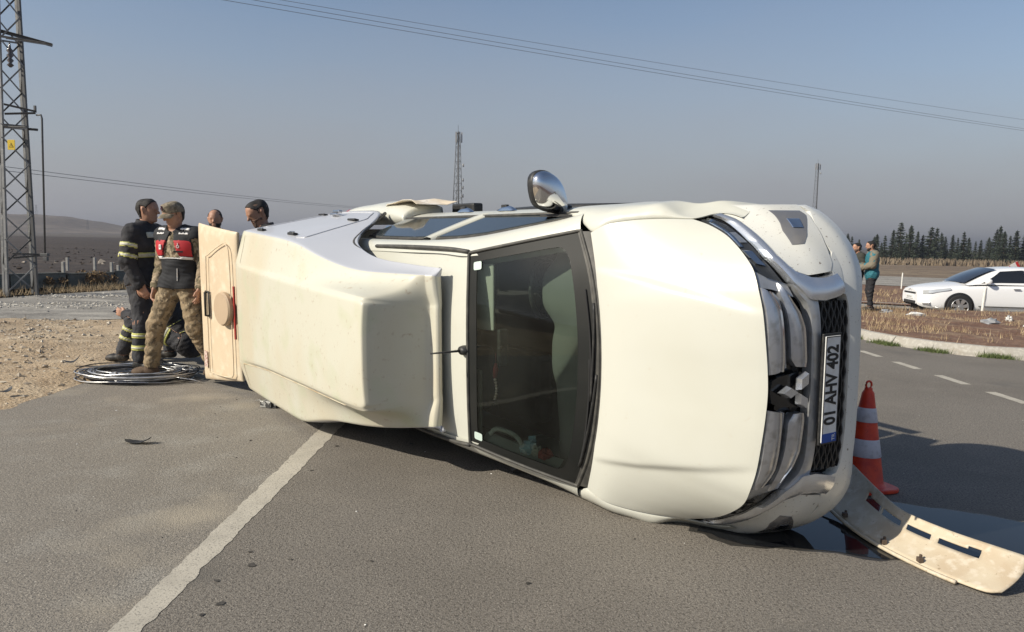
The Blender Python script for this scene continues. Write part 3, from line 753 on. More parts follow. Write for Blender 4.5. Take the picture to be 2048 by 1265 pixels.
# --- cab: roof, pillars, side glass, doors --------------------------------------
def rail(x): return (np.interp(x, [-3.0, -2.6, -1.8, -1.0], [.60, .61, .618, .625]), np.interp(x, [-3.0, -2.6, -1.8, -1.0], [1.585, 1.60, 1.60, 1.515]))
rows = []
for x in [-3.0, -2.7, -2.3, -1.9, -1.5, -1.25, -1.1, -.985]:
    y, z = rail(x); cz = .036
    xx = lambda t: x + (.04 * (1 - t * t) if x > -1.05 else 0)
    rows.append([(xx(t), t * y, z + cz * (1 - t ** 2) + (.006 if abs(t) < .8 and x < -1.05 else 0)) for t in np.linspace(1, -1, 19)])
gridobj('roof', rows, WHITE, T, sub=1)
def pl_y(z): return 1.315 - .43 * z        # side glass plane
for sg in (1, -1):
    # roof rail and A pillar as one swept strip
    A = [(-3.02, .595, 1.585), (-2.6, .612, 1.60), (-1.8, .620, 1.60), (-1.3, .624, 1.56), (-.985, .614, 1.523), (-.75, .652, 1.405), (-.52, .700, 1.288), (-.30, .755, 1.180)]
    B = [(-3.04, pl_y(1.47) + .004, 1.47), (-2.6, pl_y(1.475) + .006, 1.475), (-1.8, pl_y(1.475) + .006, 1.475), (-1.35, pl_y(1.445) + .006, 1.445), (-1.06, pl_y(1.385) + .006, 1.385), (-.72, pl_y(1.245) + .006, 1.245), (-.50, pl_y(1.15) + .006, 1.15), (-.36, pl_y(1.09) + .02, 1.09)]
    a = catmull(A, 40); b = catmull(B, 40)
    rows = []
    for p, q in zip(a, b):
        row = [p + np.array([0, -.02, .004])]
        for t in np.linspace(0, 1, 7):
            c = p * (1 - t) + q * t; c = c + np.array([0, .5, .5]) * .034 * math.sin(math.pi * t); row.append(c)
        row.append(q + np.array([0, -.03, 0]))
        rows.append([(c[0], c[1] * sg, c[2]) for c in row])
    gridobj('roof_rail', rows, WHITE, T, sub=1)
    # lower door bodies with belt line
    def body(name, x0, x1, n, ztop=1.09):
        rows = []
        for x in np.linspace(x0, x1, n):
            row = []
            for (y, z) in ((pl_y(ztop) - .035, ztop - .02), (pl_y(ztop) - .004, ztop + .006), (.868, ztop - .035), (.893, ztop - .12), (.905, .86), (.900, .70), (.885, .52), (.872, .40), (.845, .30), (.80, .27)):
                row.append((x, y * sg, z))
            rows.append(row)
        rows = [[(p[0], p[1] - .03 * sg, p[2]) for p in rows[0]]] + rows + [[(p[0], p[1] - .03 * sg, p[2]) for p in rows[-1]]]
        return gridobj(name, rows, WHITE, T, sub=1)
    d1 = body('front_door', -1.625, -.752, 8); d2 = body('rear_door', -2.86, -1.632, 8)
    for d, hx in ((d1, -1.44), (d2, -2.05)):
        h = MB()
        V = []
        for t in np.linspace(0, 1, 9):
            w = math.sin(math.pi * t) ** .5
            V.append([(hx - .11 + .22 * t, (.893 + dy * w) * sg, .955 + dz) for dy, dz in ((0, .022), (.030, .017), (.040, 0), (.030, -.017), (0, -.022))])
        gridobj('door_handle', V, CHROME, d, sub=1)
        MB().box((hx - .03, .926 * sg, .955), (.035, .012, .014)).build('handle_recess', BLACKP, d, bevel=.006)
    # side glass
    def pane(name, P, m, off, parent=T, th=.006):
        V = [(x, (pl_y(z) + off) * sg, z) for x, z in P]; V2 = [(x, (pl_y(z) + off - th) * sg, z) for x, z in P]; n = len(P)
        return mesh(name, V + V2, [tuple(range(n)), tuple(range(2 * n - 1, n - 1, -1))] + [(i, (i + 1) % n, n + (i + 1) % n, n + i) for i in range(n)], m, parent, smooth=False)
    fwP = [(-.46, 1.10), (-.70, 1.205), (-1.06, 1.348), (-1.33, 1.405), (-1.62, 1.425), (-1.50, 1.10)]
    rwP = [(-1.63, 1.10), (-1.76, 1.425), (-1.95, 1.435), (-2.5, 1.43), (-2.86, 1.415), (-2.88, 1.38), (-2.80, 1.10)]
    def grow(P, d):
        c = np.mean(np.array(P), 0); return [tuple(np.array(p) + (np.array(p) - c) / np.linalg.norm(np.array(p) - c) * d) for p in P]
    for d, P in ((d1, fwP), (d2, rwP)):
        pane('window_surround', grow(P, .035), TRIM, .0, d)
        pane('window_frame', grow(P, .022), TRIM, .004, d)
        pane('window_glass', P, GLASSD, .010, d)
    # black belt moulding
    MB().tube([(-.42, (pl_y(1.10) + .018) * sg, 1.098), (-1.6, (pl_y(1.10) + .014) * sg, 1.094), (-2.85, (pl_y(1.10) + .010) * sg, 1.094)], .010, 6).build('belt_moulding', TRIM, T, smooth=True)
    # white pillar between the doors
    rows = []
    for t in np.linspace(0, 1, 8):
        z = 1.08 + t * .39; xc = -1.565 - .125 * t - .02 * math.sin(math.pi * t); w = .068 - .01 * t
        rows.append([(xc + s * w, (pl_y(z) + o_) * sg, z) for s, o_ in ((-1, -.01), (-1, .018), (0, .024), (1, .018), (1, -.01))])
    gridobj('door_pillar', rows, WHITE, T)
    # sill step
    MB().tube([(-.70, .90 * sg, .24), (-1.7, .92 * sg, .23), (-2.7, .90 * sg, .24)], .045, 8).build('side_step', BLACKP, T, smooth=True)
    # load bed side with flared rear arch
    rows = []
    for x in np.linspace(-4.32, -2.90, 50):
        a = arch(x, -3.0); zb = a if a and a > .5 else .50
        fl = .035 * math.exp(-((abs(x + 3.1) - .2) / .5) ** 4)
        tail = .03 * max(0, (-3.95 - x) / .37) ** 2 - (float(np.interp(x, [-4.32, -3.6, -3.2, -2.92], [.095, .09, .06, .0])) if sg > 0 else 0)
        dent = (.035 * math.exp(-((x + 3.0) / .26) ** 2) * (1 if sg > 0 else 0))
        row = [(x, .80, 1.06), (x, .845, 1.115), (x, .875 - tail + dent * .4, 1.105), (x, .905 - tail + fl * .6 + dent, 1.00), (x, .915 - tail + fl + dent * 1.0, .82), (x, .912 - tail + fl + dent * .3, .66)]
        zb2 = min(zb, .80) if zb > .6 else zb
        row += [(x, .905 - tail + fl, .62 if zb < .6 else zb + .0), (x, .885 - tail + fl, zb if zb >= .6 else .50), (x, .82, zb + .01)]
        rows.append([(p[0], p[1] * sg, p[2]) for p in row])
    rows.append([(q[0] + .004, q[1] * .93, q[2]) for q in rows[-1]])
    gridobj('bed_side', rows, WHITE, T, sub=1)
    # tail lamp
    rows = [[(-4.37 + dx, (y + (.012 if sg < 0 else .09)) * sg, z) for y, z in ((.76, 1.06), (.845, 1.08), (.872, 1.04), (.878, .90), (.872, .74), (.82, .70))] for dx in (0, .05, .16, .22)]
    gridobj('tail_lamp', rows, mat('tail_lamp_red', (.42, .06, .03), .2, coat=.8), T)

# crumpled filler flap standing off the dented flank
CR = []
rg = np.random.default_rng(8)
for i, x in enumerate(np.linspace(-3.42, -2.72, 7)):
    row = []
    for j, z in enumerate((1.06, .92, .78, .66)):
        y = .970 + .045 * math.exp(-((x + 2.98) / .22) ** 2) + rg.normal(0, .010)
        row.append((x, y, z + rg.normal(0, .012)))
    CR.append(row)
gridobj('crumpled_panel', CR, mat('scraped_paint', (.66, .56, .42), .55, spots=[(6, (.74, .68, .58), .45, .6), (20, (.35, .27, .2), .62, .72)]), T, smooth=False, solid=.004)
MB().box((-2.80, .945, .52), (.20, .045, .05)).build('mud_guard', BLACKP, T, bevel=.015)
# wheels and underbody
for (x, y) in ((0, .78), (0, -.78), (-3.0, .78), (-3.0, -.78)):
    sg = 1 if y > 0 else -1
    w = MB().lathe([(.22, -.11), (.34, -.12), (.372, -.10), (.385, -.05), (.385, .05), (.372, .10), (.34, .12), (.22, .11)], 'y', (0, 0, 0), 36).build('wheel', RUBBER, T, smooth=True, sharp=50)
    w.location = (x, y, .37)
    MB().lathe([(.225, .10), (.215, .06), (.20, .05), (.10, .075), (.05, .085), (.0, .085)], 'y', (0, 0, 0), 28).build('rim', SATIN, w, smooth=True).scale = (1, sg, 1)
ub = MB().box((-1.85, 0, .42), (2.3, .60, .12)).box((-1.65, 0, .42), (.85, .84, .12)).box((-1.6, .45, .28), (2.4, .06, .07)).box((-1.6, -.45, .28), (2.4, .06, .07)).box((0, 0, .37), (.06, .72, .06)).box((-3.0, 0, .37), (.06, .72, .06)).box((.35, 0, .62), (.36, .62, .25)).box((-2.2, .2, .27), (.5, .18, .1))  # wide middle box added to block light and keep the ground shadow solid
ub.build('underbody', DARKU, T)
MB().box((-4.33, 0, .86), (.02, .76, .25)).build('tailgate', WHITE, T, bevel=.01)
MB().box((-4.42, 0, .52), (.08, .80, .08)).build('rear_bumper', CHROME, T, bevel=.03)

# --- door mirrors ------------------------------------------------------------
def mirror(sg, folded):
    # shell seen from the front: rounded paddle standing off the door
    out = np.array([(.858, 1.050), (.866, 1.13), (.880, 1.20), (.912, 1.268), (.981, 1.297), (1.05, 1.303), (1.085, 1.290), (1.108, 1.255), (1.110, 1.205), (1.083, 1.142), (1.031, 1.092), (.96, 1.06), (.905, 1.045)])
    P = catmull(np.vstack([out, out[:1]]), 41)[:-1]; c = np.array([.985, 1.185])
    mo = empty('side_mirror'); mo.parent = T; mo.location = (-.62, 0, 0)
    if folded: mo.location = (-.62, .16, -.30)
    def rings(spec):
        return [[(x, (c[0] + (p[0] - c[0]) * s) * sg, c[1] + (p[1] - c[1]) * s) for p in P] + [(x, (c[0] + (P[0][0] - c[0]) * s) * sg, c[1] + (P[0][1] - c[1]) * s)] for x, s in spec]
    gridobj('mirror_cap', rings([(.00, 1.0), (.018, .985), (.038, .93), (.056, .80), (.068, .58), (.074, .30), (.076, .02)]), CHROME if not folded else BLACKP, mo, sub=1)
    gridobj('mirror_housing', rings([(-.035, .96), (-.04, 1.03), (-.012, 1.045), (.006, 1.03), (.01, .98)]), BLACKP, mo)
    gridobj('mirror_glass', rings([(-.03, .97), (-.03, .02)]), mat('mirror_glass', (.6, .62, .64), .03, 1.0), mo)
    MB().tube([(.02, .80 * sg, 1.06), (.01, .86 * sg, 1.05), (.02, .91 * sg, 1.05)], [.05, .035, .03], 10).build('mirror_arm', BLACKP, mo, smooth=True)
    return mo
mirror(1, False); mirror(-1, True)
MB().prism([(-.40, .838, 1.08), (-.68, .838, 1.20), (-.72, .845, 1.09)], (0, .014, 0)).build('mirror_sail', BLACKP, T)

# --- aerial -------------------------------------------------------------------
an = MB().lathe([(.0, .034), (.02, .033), (.034, .022), (.040, 0), (.040, -.02)], 'z', (0, 0, 0), 16).build('aerial_base', BLACKP, T, smooth=True)
an.location = (-.985, 0, 1.568); an.scale = (1.15, .8, 1)
MB().tube([(0, 0, .02), (.004, 0, .08), (.002, 0, .235)], [.012, .009, .006], 8).build('aerial_rod', BLACKP, an, smooth=True)

# --- moulded canopy over bed and cab roof ------------------------------------
#        x      rail          low side      high side     corner        facet         ridge         centre z
CS = [(-4.33, (.940, 1.10), (.885, 1.40), (.808, 1.80), (.745, 2.115), (.575, 2.162), (.405, 2.200), 2.203),
      (-3.90, (.940, 1.10), (.880, 1.40), (.796, 1.80), (.722, 2.115), (.556, 2.160), (.390, 2.199), 2.203),
      (-3.40, (.935, 1.10), (.870, 1.40), (.780, 1.80), (.698, 2.110), (.536, 2.158), (.376, 2.197), 2.201),
      (-3.10, (.890, 1.22), (.842, 1.45), (.764, 1.80), (.684, 2.108), (.524, 2.152), (.366, 2.194), 2.198),
      (-2.90, (.812, 1.385), (.790, 1.52), (.738, 1.80), (.668, 2.104), (.515, 2.148), (.360, 2.192), 2.196),
      (-2.66, (.742, 1.575), (.722, 1.68), (.690, 1.86), (.645, 2.095), (.498, 2.140), (.352, 2.187), 2.191),
      (-2.40, (.660, 1.735), (.648, 1.80), (.624, 1.92), (.590, 2.080), (.466, 2.126), (.344, 2.181), 2.186),
      (-2.08, (.585, 1.770), (.576, 1.81), (.556, 1.91), (.530, 2.045), (.426, 2.096), (.335, 2.174), 2.180),
      (-1.78, (.548, 1.775), (.534, 1.80), (.508, 1.87), (.478, 1.975), (.396, 2.036), (.327, 2.163), 2.172),
      (-1.50, (.532, 1.715), (.516, 1.74), (.494, 1.79), (.475, 1.870), (.390, 1.945), (.318, 2.151), 2.161),
      (-1.325, (.520, 1.66), (.508, 1.68), (.488, 1.72), (.474, 1.785), (.380, 1.860), (.310, 2.136), 2.149),
      (-1.275, (.518, 1.655), (.507, 1.67), (.487, 1.705), (.472, 1.765), (.374, 1.835), (.306, 2.122), 2.136),
      (-1.240, (.517, 1.645), (.506, 1.66), (.486, 1.69), (.471, 1.735), (.368, 1.750), (.256, 1.722), 1.716),
      (-1.225, (.516, 1.64), (.505, 1.65), (.485, 1.68), (.470, 1.718), (.366, 1.718), (.250, 1.685), 1.680),
      (-1.175, (.515, 1.635), (.504, 1.645), (.484, 1.67), (.468, 1.696), (.366, 1.688), (.250, 1.670), 1.670),
      (-1.155, (.513, 1.63), (.502, 1.638), (.482, 1.652), (.464, 1.668), (.366, 1.656), (.250, 1.650), 1.650),
      (-1.185, (.510, 1.612), (.500, 1.614), (.478, 1.618), (.458, 1.624), (.366, 1.622), (.250, 1.620), 1.620)]
RX = [-4.33, -3.40, -2.90, -2.66, -2.40, -2.08, -1.78, -1.45, -1.31, -1.155]
RC = [.800, .785, .775, .770, .700, .628, .610, .575, .545, .520]      # right hand roof edge (the shell sits askew after the crash)
RR = [.490, .425, .408, .400, .393, .385, .380, .372, .365, .300]
rows = []
for s in CS:
    x = s[0]; pts_ = list(s[1:7]); ry, rz = pts_[5]; fz = pts_[4][1]
    step = float(np.interp(x, [-4.33, -4.15, -1.6, -1.275, -1.24], [.0, .030, .030, .020, .004]))
    low_ = (ry + .030, rz - step)
    hl_ = pts_[:4] + [(pts_[4][0], pts_[4][1] - step * .55), low_, (ry, rz)]
    kc_ = float(np.interp(x, RX, RC)) / pts_[3][0]; kr_ = float(np.interp(x, RX, RR)) / ry
    kk = [1 + (kc_ - 1) * q for q in (.5, .7, .9, 1)] + [(kc_ + kr_) / 2, kr_, kr_]
    L_ = [(x, y, z) for y, z in hl_] + [(x, .17, s[7])]
    Rr = [(x, -y * k, z) for (y, z), k in zip(hl_, kk)] + [(x, -.17 * kr_, s[7])]
    rows.append(L_ + [(x, -.02, s[7])] + Rr[::-1])
nc = len(rows[0]); cre = {}
for i in range(len(rows)):
    for j in (3, 5, 6, nc - 7, nc - 6, nc - 4):
        if i < len(rows) - 1: cre[(i * nc + j, (i + 1) * nc + j)] = .74 if j in (3, nc - 4) else (.72 if i < 12 else .3)
for j in range(6, nc - 7):
    cre[(11 * nc + j, 11 * nc + j + 1)] = .9; cre[(12 * nc + j, 12 * nc + j + 1)] = .7
for j in range(nc - 1):
    cre[(j, j + 1)] = .9; cre[(14 * nc + j, 14 * nc + j + 1)] = .7; cre[(13 * nc + j, 13 * nc + j + 1)] = .8
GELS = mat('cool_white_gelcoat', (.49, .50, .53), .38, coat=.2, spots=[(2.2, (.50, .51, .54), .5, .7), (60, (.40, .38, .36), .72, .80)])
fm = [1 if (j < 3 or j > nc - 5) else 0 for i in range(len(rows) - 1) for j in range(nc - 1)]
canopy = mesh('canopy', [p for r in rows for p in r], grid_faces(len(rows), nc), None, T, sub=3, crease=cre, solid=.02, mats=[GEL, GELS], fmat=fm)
canopy.modifiers.move(1, 0)
# sealant lines, set on the shell
from mathutils.bvhtree import BVHTree
bvh = BVHTree.FromObject(canopy, bpy.context.evaluated_depsgraph_get())
def ctop(x, y, off=.001):
    r = bvh.ray_cast(Vector((x, y, 3.0)), Vector((0, 0, -1))); return Vector((x, y, (r[0].z if r[0] else 2.15) + off))
SEAL = mat('rust_stained_sealant', (.42, .30, .17), .7, spots=[(4, (.58, .52, .40), .4, .6)])
SEALP = mat('old_sealant', (.50, .46, .37), .7, spots=[(6, (.40, .34, .25), .45, .65)])
def cline(P, r, m): MB().tube([ctop(x, y) for x, y in resample(P, 60)], r, 6).build('canopy_groove', m, canopy, smooth=True)
cline([(-4.20, -.520), (-3.4, -.458), (-2.4, -.424), (-1.6, -.408)], .0035, SEAL)
cline([(-4.20, -.525), (-4.215, -.60), (-4.225, -.74)], .003, SEAL)
cline([(-4.22, .70), (-4.20, .58), (-4.20, .445)], .003, SEALP)
# side locker door: rebate line, hinges and latch, all set on the flank itself
def flank(x, z, off=0.0):
    n = Vector((0, .97, .22)).normalized()
    r = bvh.ray_cast(Vector((x, 1.4, z + .12)), -n)
    return (r[0] + r[1] * off) if r[0] else Vector((x, .8, z))
P = [(-4.22, 1.95), (-4.22, 1.30), (-4.1, 1.18), (-3.3, 1.20), (-3.05, 1.38), (-2.86, 2.02), (-2.95, 2.06)]
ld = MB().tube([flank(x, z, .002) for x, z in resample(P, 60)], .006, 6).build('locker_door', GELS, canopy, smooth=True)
def fl_box(c, h, m, name, parent, bev=.003):
    o = MB().box((0, 0, 0), h).build(name, m, parent, bevel=bev)
    o.location = c; o.rotation_euler = (R_(-12.5), 0, 0); return o
for (x, z) in ((-3.98, 2.06), (-3.14, 2.03)):
    fl_box(flank(x, z, .008), (.085, .010, .020), BLACKP, 'hinge', ld); fl_box(flank(x, z, .022), (.05, .008, .010), CHROME, 'hinge_pin', ld)
for (x, z) in ((-4.28, 1.34), (-3.12, 1.48)):
    fl_box(flank(x, z, .008), (.085, .008, .022), BLACKP, 'door_catch', ld)
c = flank(-3.80, 1.36, .004)
lp = fl_box(c, (.085, .010, .055), CHROME, 'latch_plate', ld, .008)
fl_box(flank(-3.79, 1.36, .040), (.085, .014, .022), CHROME, 'latch_lever', ld, .008)
# rubber between cab and canopy
MB().tube(catmull([(-3.20, .90, 1.14), (-2.98, .815, 1.34), (-2.88, .79, 1.41), (-2.66, .725, 1.58), (-2.42, .65, 1.735), (-2.1, .575, 1.76)], 30), .016, 8).build('canopy_seal', TRIM, T, smooth=True)
for sg in (1, -1):
    MB().tube(catmull([(-2.3, .632 * sg, 1.60), (-1.7, .640 * sg, 1.603), (-1.2, .636 * sg, 1.56), (-.985, .622 * sg, 1.528)], 30), .014, 6).build('roof_gutter', TRIM, T, smooth=True)
MB().box((-1.32, 0, 1.60), (.014, .47, .030)).build('canopy_gasket', TRIM, T)

# --- rear hatch, swung open past the roof ---------------------------------------
hatch = empty('rear_hatch'); hatch.parent = T; hatch.location = (-4.37, 0, 2.185); hatch.rotation_euler = (0, R_(13), 0)
# panel frame: -x runs from the hinge to the free edge
def hp(t, s):
    w = .735 + .095 * t
    x = -.87 * t; r = .10
    return (x, s * w)
rows = []
for t in [0, .02, .06, .2, .4, .6, .8, .94, .98, 1.0]:
    e = min(t, 1 - t); dz = -.030 * max(0, 1 - e / .05) ** 2
    row = []
    for s in [-1, -.985, -.94, -.7, -.35, 0, .35, .7, .94, .985, 1]:
        es = 1 - abs(s); d2 = -.030 * max(0, 1 - es / .05) ** 2
        x, y = hp(t, s)
        row.append((x, y, min(dz, d2) + .018 * math.sin(math.pi * t)))
    rows.append(row)
gridobj('hatch_skin', rows, HATCHM, hatch, sub=2, solid=.045)
# raised inner panel, vent cover, handle, brake light, sticker
P = [(.10, -.62), (.10, .44), (.16, .60), (.22, .62), (.60, .50), (.68, .40), (.70, -.60), (.64, -.70), (.16, -.70)]
ring = catmull([(-.87 * t, y, .024 + .018 * math.sin(math.pi * t)) for t, y in P + P[:1]], 80)
MB().tube(ring, .0055, 6, False).build('hatch_rib', HATCHM, hatch, smooth=True)
v = MB().lathe([(.165, 0), (.168, .035), (.155, .052), (.0, .056)], 'z', (-.205, -.02, .028), 40)
v.build('vent_cover', mat('tan_plastic', (.45, .34, .23), .55, spots=[(5, (.40, .30, .2), .45, .65)]), hatch, smooth=True, sharp=35)
h = MB().tube([(-.60, .12, .03), (-.60, .12, .062), (-.60, -.12, .062), (-.60, -.12, .03)], .011, 8).tube([(-.64, .13, .036), (-.64, -.13, .036), (-.57, -.13, .036), (-.57, .13, .036), (-.64, .13, .036)], .008, 6)
h.build('hatch_handle', BLACKP, hatch, smooth=True)
MB().box((-.03, -.05, .022), (.014, .26, .008)).build('brake_light', mat('red_lens', (.32, .03, .025), .3, coat=.5), hatch, bevel=.004)
MB().box((-.70, -.58, .0345), (.035, .085, .002)).build('faded_sticker', mat('sticker_print', (.58, .47, .40), .6, spots=[(60, (.32, .14, .12), .52, .56)]), hatch)
# --- cabin interior -------------------------------------------------------------
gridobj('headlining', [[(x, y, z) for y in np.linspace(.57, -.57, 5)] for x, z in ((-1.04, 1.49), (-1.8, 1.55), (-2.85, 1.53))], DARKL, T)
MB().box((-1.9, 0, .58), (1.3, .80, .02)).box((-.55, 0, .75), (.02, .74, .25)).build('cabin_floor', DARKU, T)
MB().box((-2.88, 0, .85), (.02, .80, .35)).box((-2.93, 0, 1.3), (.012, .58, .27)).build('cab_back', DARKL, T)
# dashboard top with a double hump in front of the driver
rows = []
for y in np.linspace(.74, -.74, 50):
    lip = -.64 - .10 * math.exp(-((y - .38) / .17) ** 4) - .06 * math.exp(-((y + .02) / .17) ** 4) + .03 * (y < -.3) * min(1, (-.3 - y) / .2)
    hump = .055 * math.exp(-((y - .38) / .18) ** 4)
    rows.append([(-.20, y, 1.135), (-.35, y, 1.125 + hump * .2), (lip + .06, y, 1.115 + hump), (lip, y, 1.095 + hump), (lip - .015, y, 1.05 + hump * .5), (lip + .03, y, .80), (lip + .10, y, .60)])
dash = gridobj('dashboard', rows, DASHM, T, sub=1)
for y0 in (.15, -.22):
    for k in range(14):
        MB().box((-.262, y0 + .14 - k * .021, 1.139), (.022, .006, .003)).build('dash_vent_slot', BLACKP, dash)
# steering wheel
MM = Matrix.Translation((-.86, .38, 1.03)) @ Matrix.Rotation(R_(-64), 4, 'Y')
ringp = [MM @ Vector((.185 * math.cos(t), .185 * math.sin(t), 0)) for t in np.linspace(0, 2 * math.pi, 40)]
swh = MB().tube(ringp, .016, 8, False).build('steering_wheel', BLACKP, T, smooth=True)
MB().lathe([(.0, .02), (.06, .02), (.07, -.02)], 'z', (0, 0, 0), 16, MM).tube([MM @ Vector((-.18, 0, 0)), MM @ Vector((.18, 0, 0))], .02, 6).tube([MM @ Vector((0, 0, 0)), MM @ Vector((0, -.18, 0))], .02, 6).build('steering_hub', BLACKP, swh, smooth=True)
# seats
for y in (.38, -.38):
    st = MB().box((-1.45, y, .80), (.27, .26, .09)).build('seat', mat('seat_fabric', (.014, .014, .013), .9) if y > 0 else bpy.data.materials['seat_fabric'], T, bevel=.05)
    b = MB().box((0, 0, .33), (.09, .25, .32)).build('seat_back', bpy.data.materials['seat_fabric'], st, bevel=.06); b.location = (-1.78, y, .85); b.rotation_euler = (0, R_(-18), 0)
    b = MB().box((0, 0, 0), (.05, .14, .08)).build('headrest', bpy.data.materials['seat_fabric'], st, bevel=.04); b.location = (-1.98, y, 1.45)
MB().box((-2.55, 0, .95), (.12, .66, .40)).build('rear_bench', bpy.data.materials['seat_fabric'], T, bevel=.05)
# sun visor, rear view mirror
vi = MB().box((0, 0, 0), (.085, .21, .011)).build('sun_visor', HEADL, T, bevel=.008); vi.location = (-.93, .34, 1.455); vi.rotation_euler = (0, R_(24), 0)
vi = MB().box((0, 0, 0), (.085, .21, .011)).build('sun_visor', HEADL, T, bevel=.008); vi.location = (-1.02, -.34, 1.485); vi.rotation_euler = (0, R_(12), 0)
rm = MB().box((0, 0, 0), (.018, .115, .034)).build('rear_view_mirror', BLACKP, T, bevel=.012); rm.location = (-.80, .03, 1.395)
MB().tube([(0, 0, 0), (.06, 0, .06)], .014, 8).build('mirror_stalk', BLACKP, rm, smooth=True)
# grab handle on the right pillar trim
GT = mat('pillar_trim', (.36, .37, .33), .8)
P = []
for t in np.linspace(.10, .80, 12): P.append([np.array(ws(-.925, t, -.03)), np.array(ws(-.86, t, -.05 - .03)), np.array(ws(-.86, t, -.10))])
gridobj('pillar_trim', P, GT, T)
P = [ [np.array([p[0], -p[1], p[2]]) for p in r] for r in P]
gridobj('pillar_trim', P, GT, T)
MB().tube(catmull([ws(-.84, .16, -.05), ws(-.76, .22, -.06), ws(-.755, .38, -.06), ws(-.83, .46, -.06)], 20), .016, 8).build('grab_handle', GT, T, smooth=True)

# things loose inside the cab
def inside(p): return TM @ Vector(p)
orn = MB().tube([ws(.02, .30, -.10), ws(-.02, .31, -.11), ws(-.08, .305, -.11)], .003, 6)
def wp(P): return [tuple(TM @ Vector(p)) for p in P]
o = MB().tube(wp([ws(.00, .20, -.06), ws(-.10, .20, -.06)]), .003, 5).build('hanging_charm', mat('charm_cord', (.10, .01, .01), .7))
tag(o, 'dark red charm with white beads hanging from the rear view mirror behind the windscreen', 'charm')
MB().tube(wp([ws(-.10, .20, -.06), ws(-.16, .20, -.06), ws(-.24, .195, -.06)]), [.008, .018, .012], 8).build('charm_tassel', mat('charm_red', (.30, .035, .03), .7), o, smooth=True)
bd = MB()
for k in range(8):
    c = TM @ Vector(ws(-.26 - .028 * k, .195 + .014 * math.sin(k * .45), -.06)); bd.lathe([(0, -.009), (.008, -.005), (.010, 0), (.008, .005), (0, .009)], 'z', c, 8)
bd.build('charm_bead', mat('charm_bone', (.70, .55, .48), .5), o, smooth=True)
rg = np.random.default_rng(21)
def crumple(name, c, s, m, label, cat, seed, sub=1):
    r = np.random.default_rng(seed); V = []; F = []
    nu, nv = 9, 7
    for i in range(nv):
        for j in range(nu):
            a = 2 * math.pi * j / nu; b = math.pi * i / (nv - 1)
            k = 1 + r.normal(0, .22)
            V.append((c[0] + s[0] * k * math.sin(b) * math.cos(a), c[1] + s[1] * k * math.sin(b) * math.sin(a), c[2] + s[2] * k * math.cos(b)))
    F = [(i * nu + j, i * nu + (j + 1) % nu, (i + 1) * nu + (j + 1) % nu, (i + 1) * nu + j) for i in range(nv - 1) for j in range(nu)]
    return tag(mesh(name, V, F, m, smooth=False), label, cat)
c = TM @ Vector(ws(-.845, .50, -.075)); crumple('tissue_pack', c, (.05, .04, .05), mat('blue_tissue_wrap', (.25, .42, .50), .5, spots=[(18, (.62, .68, .70), .5, .6)]), 'crumpled pale blue tissue pack lying in the lower corner of the windscreen', 'tissue pack', 3)
c = TM @ Vector(ws(-.85, .66, -.07)); crumple('red_wrapper', c, (.05, .025, .035), mat('red_wrap', (.30, .05, .035), .5), 'small red wrapper lying low behind the windscreen glass', 'wrapper', 4)
c = TM @ Vector(ws(-.85, .58, -.07)); crumple('coiled_cord', c, (.035, .02, .03), mat('pale_cord', (.45, .44, .38), .7), 'pale bundle of cord lying between the tissue pack and the red wrapper', 'cord', 5)
# ---------------------------------------------------------------- people
SKIN = mat('skin', (.40, .22, .145), .55, spots=[(14, (.33, .17, .11), .45, .65), (60, (.46, .26, .18), .55, .7)])
HAIR = mat('black_hair', (.014, .012, .011), .7, bump=(220, .8, .004))
FADE = mat('clipped_hair', (.10, .062, .045), .8, spots=[(70, (.16, .095, .068), .5, .7)])
BEARD = mat('stubble', (.12, .075, .055), .8)
EYE = mat('eye_dark', (.02, .015, .012), .2)
TURNOUT = mat('turnout_cloth', (.022, .022, .026), .85, spots=[(9, (.042, .040, .042), .45, .7)], bump=((60, .5, .01), (300, .4, .002)))
TURNOUT2 = mat('turnout_trouser_cloth', (.035, .036, .042), .85, spots=[(9, (.055, .054, .056), .45, .7)], bump=((50, .5, .012), (300, .4, .002)))
REFL = mat('reflective_tape', (.56, .55, .44), .45, spots=[(30, (.42, .41, .34), .45, .65)])
YELL = mat('yellow_tape', (.50, .50, .15), .55)
CAMO = mat('camouflage_cloth', (.27, .21, .14), .9, spots=[(11, (.15, .125, .075), .50, .53), (17, (.36, .29, .20), .54, .57), (26, (.09, .075, .05), .58, .61)], bump=((45, .6, .012), (200, .4, .002)))
CAMOT = mat('camouflage_trouser_cloth', (.25, .185, .11), .9, spots=[(9, (.17, .13, .08), .50, .54), (15, (.31, .24, .15), .54, .58), (24, (.11, .085, .055), .60, .63)], bump=((45, .7, .014), (200, .4, .002)))
VESTB = mat('vest_black', (.014, .015, .018), .8, bump=(90, .4, .004))
VESTR = mat('vest_red', (.42, .020, .028), .6, bump=(90, .3, .003))
BOOT = mat('tan_boot_suede', (.085, .055, .035), .85, spots=[(14, (.13, .09, .06), .45, .65)])
BOOTB = mat('black_boot', (.018, .017, .016), .6, spots=[(12, (.06, .05, .04), .5, .7)])
DARKSH = mat('dark_shirt', (.016, .015, .017), .85, bump=(60, .5, .008))
TEAL = mat('teal_jacket', (.020, .13, .165), .75, spots=[(7, (.028, .16, .20), .45, .65)], bump=((22, .9, .02), (200, .3, .002)))
OLIVE = mat('olive_sleeve', (.17, .15, .11), .85, bump=(60, .5, .008))
DARKTR = mat('dark_trousers', (.016, .016, .019), .85, bump=(50, .5, .008))

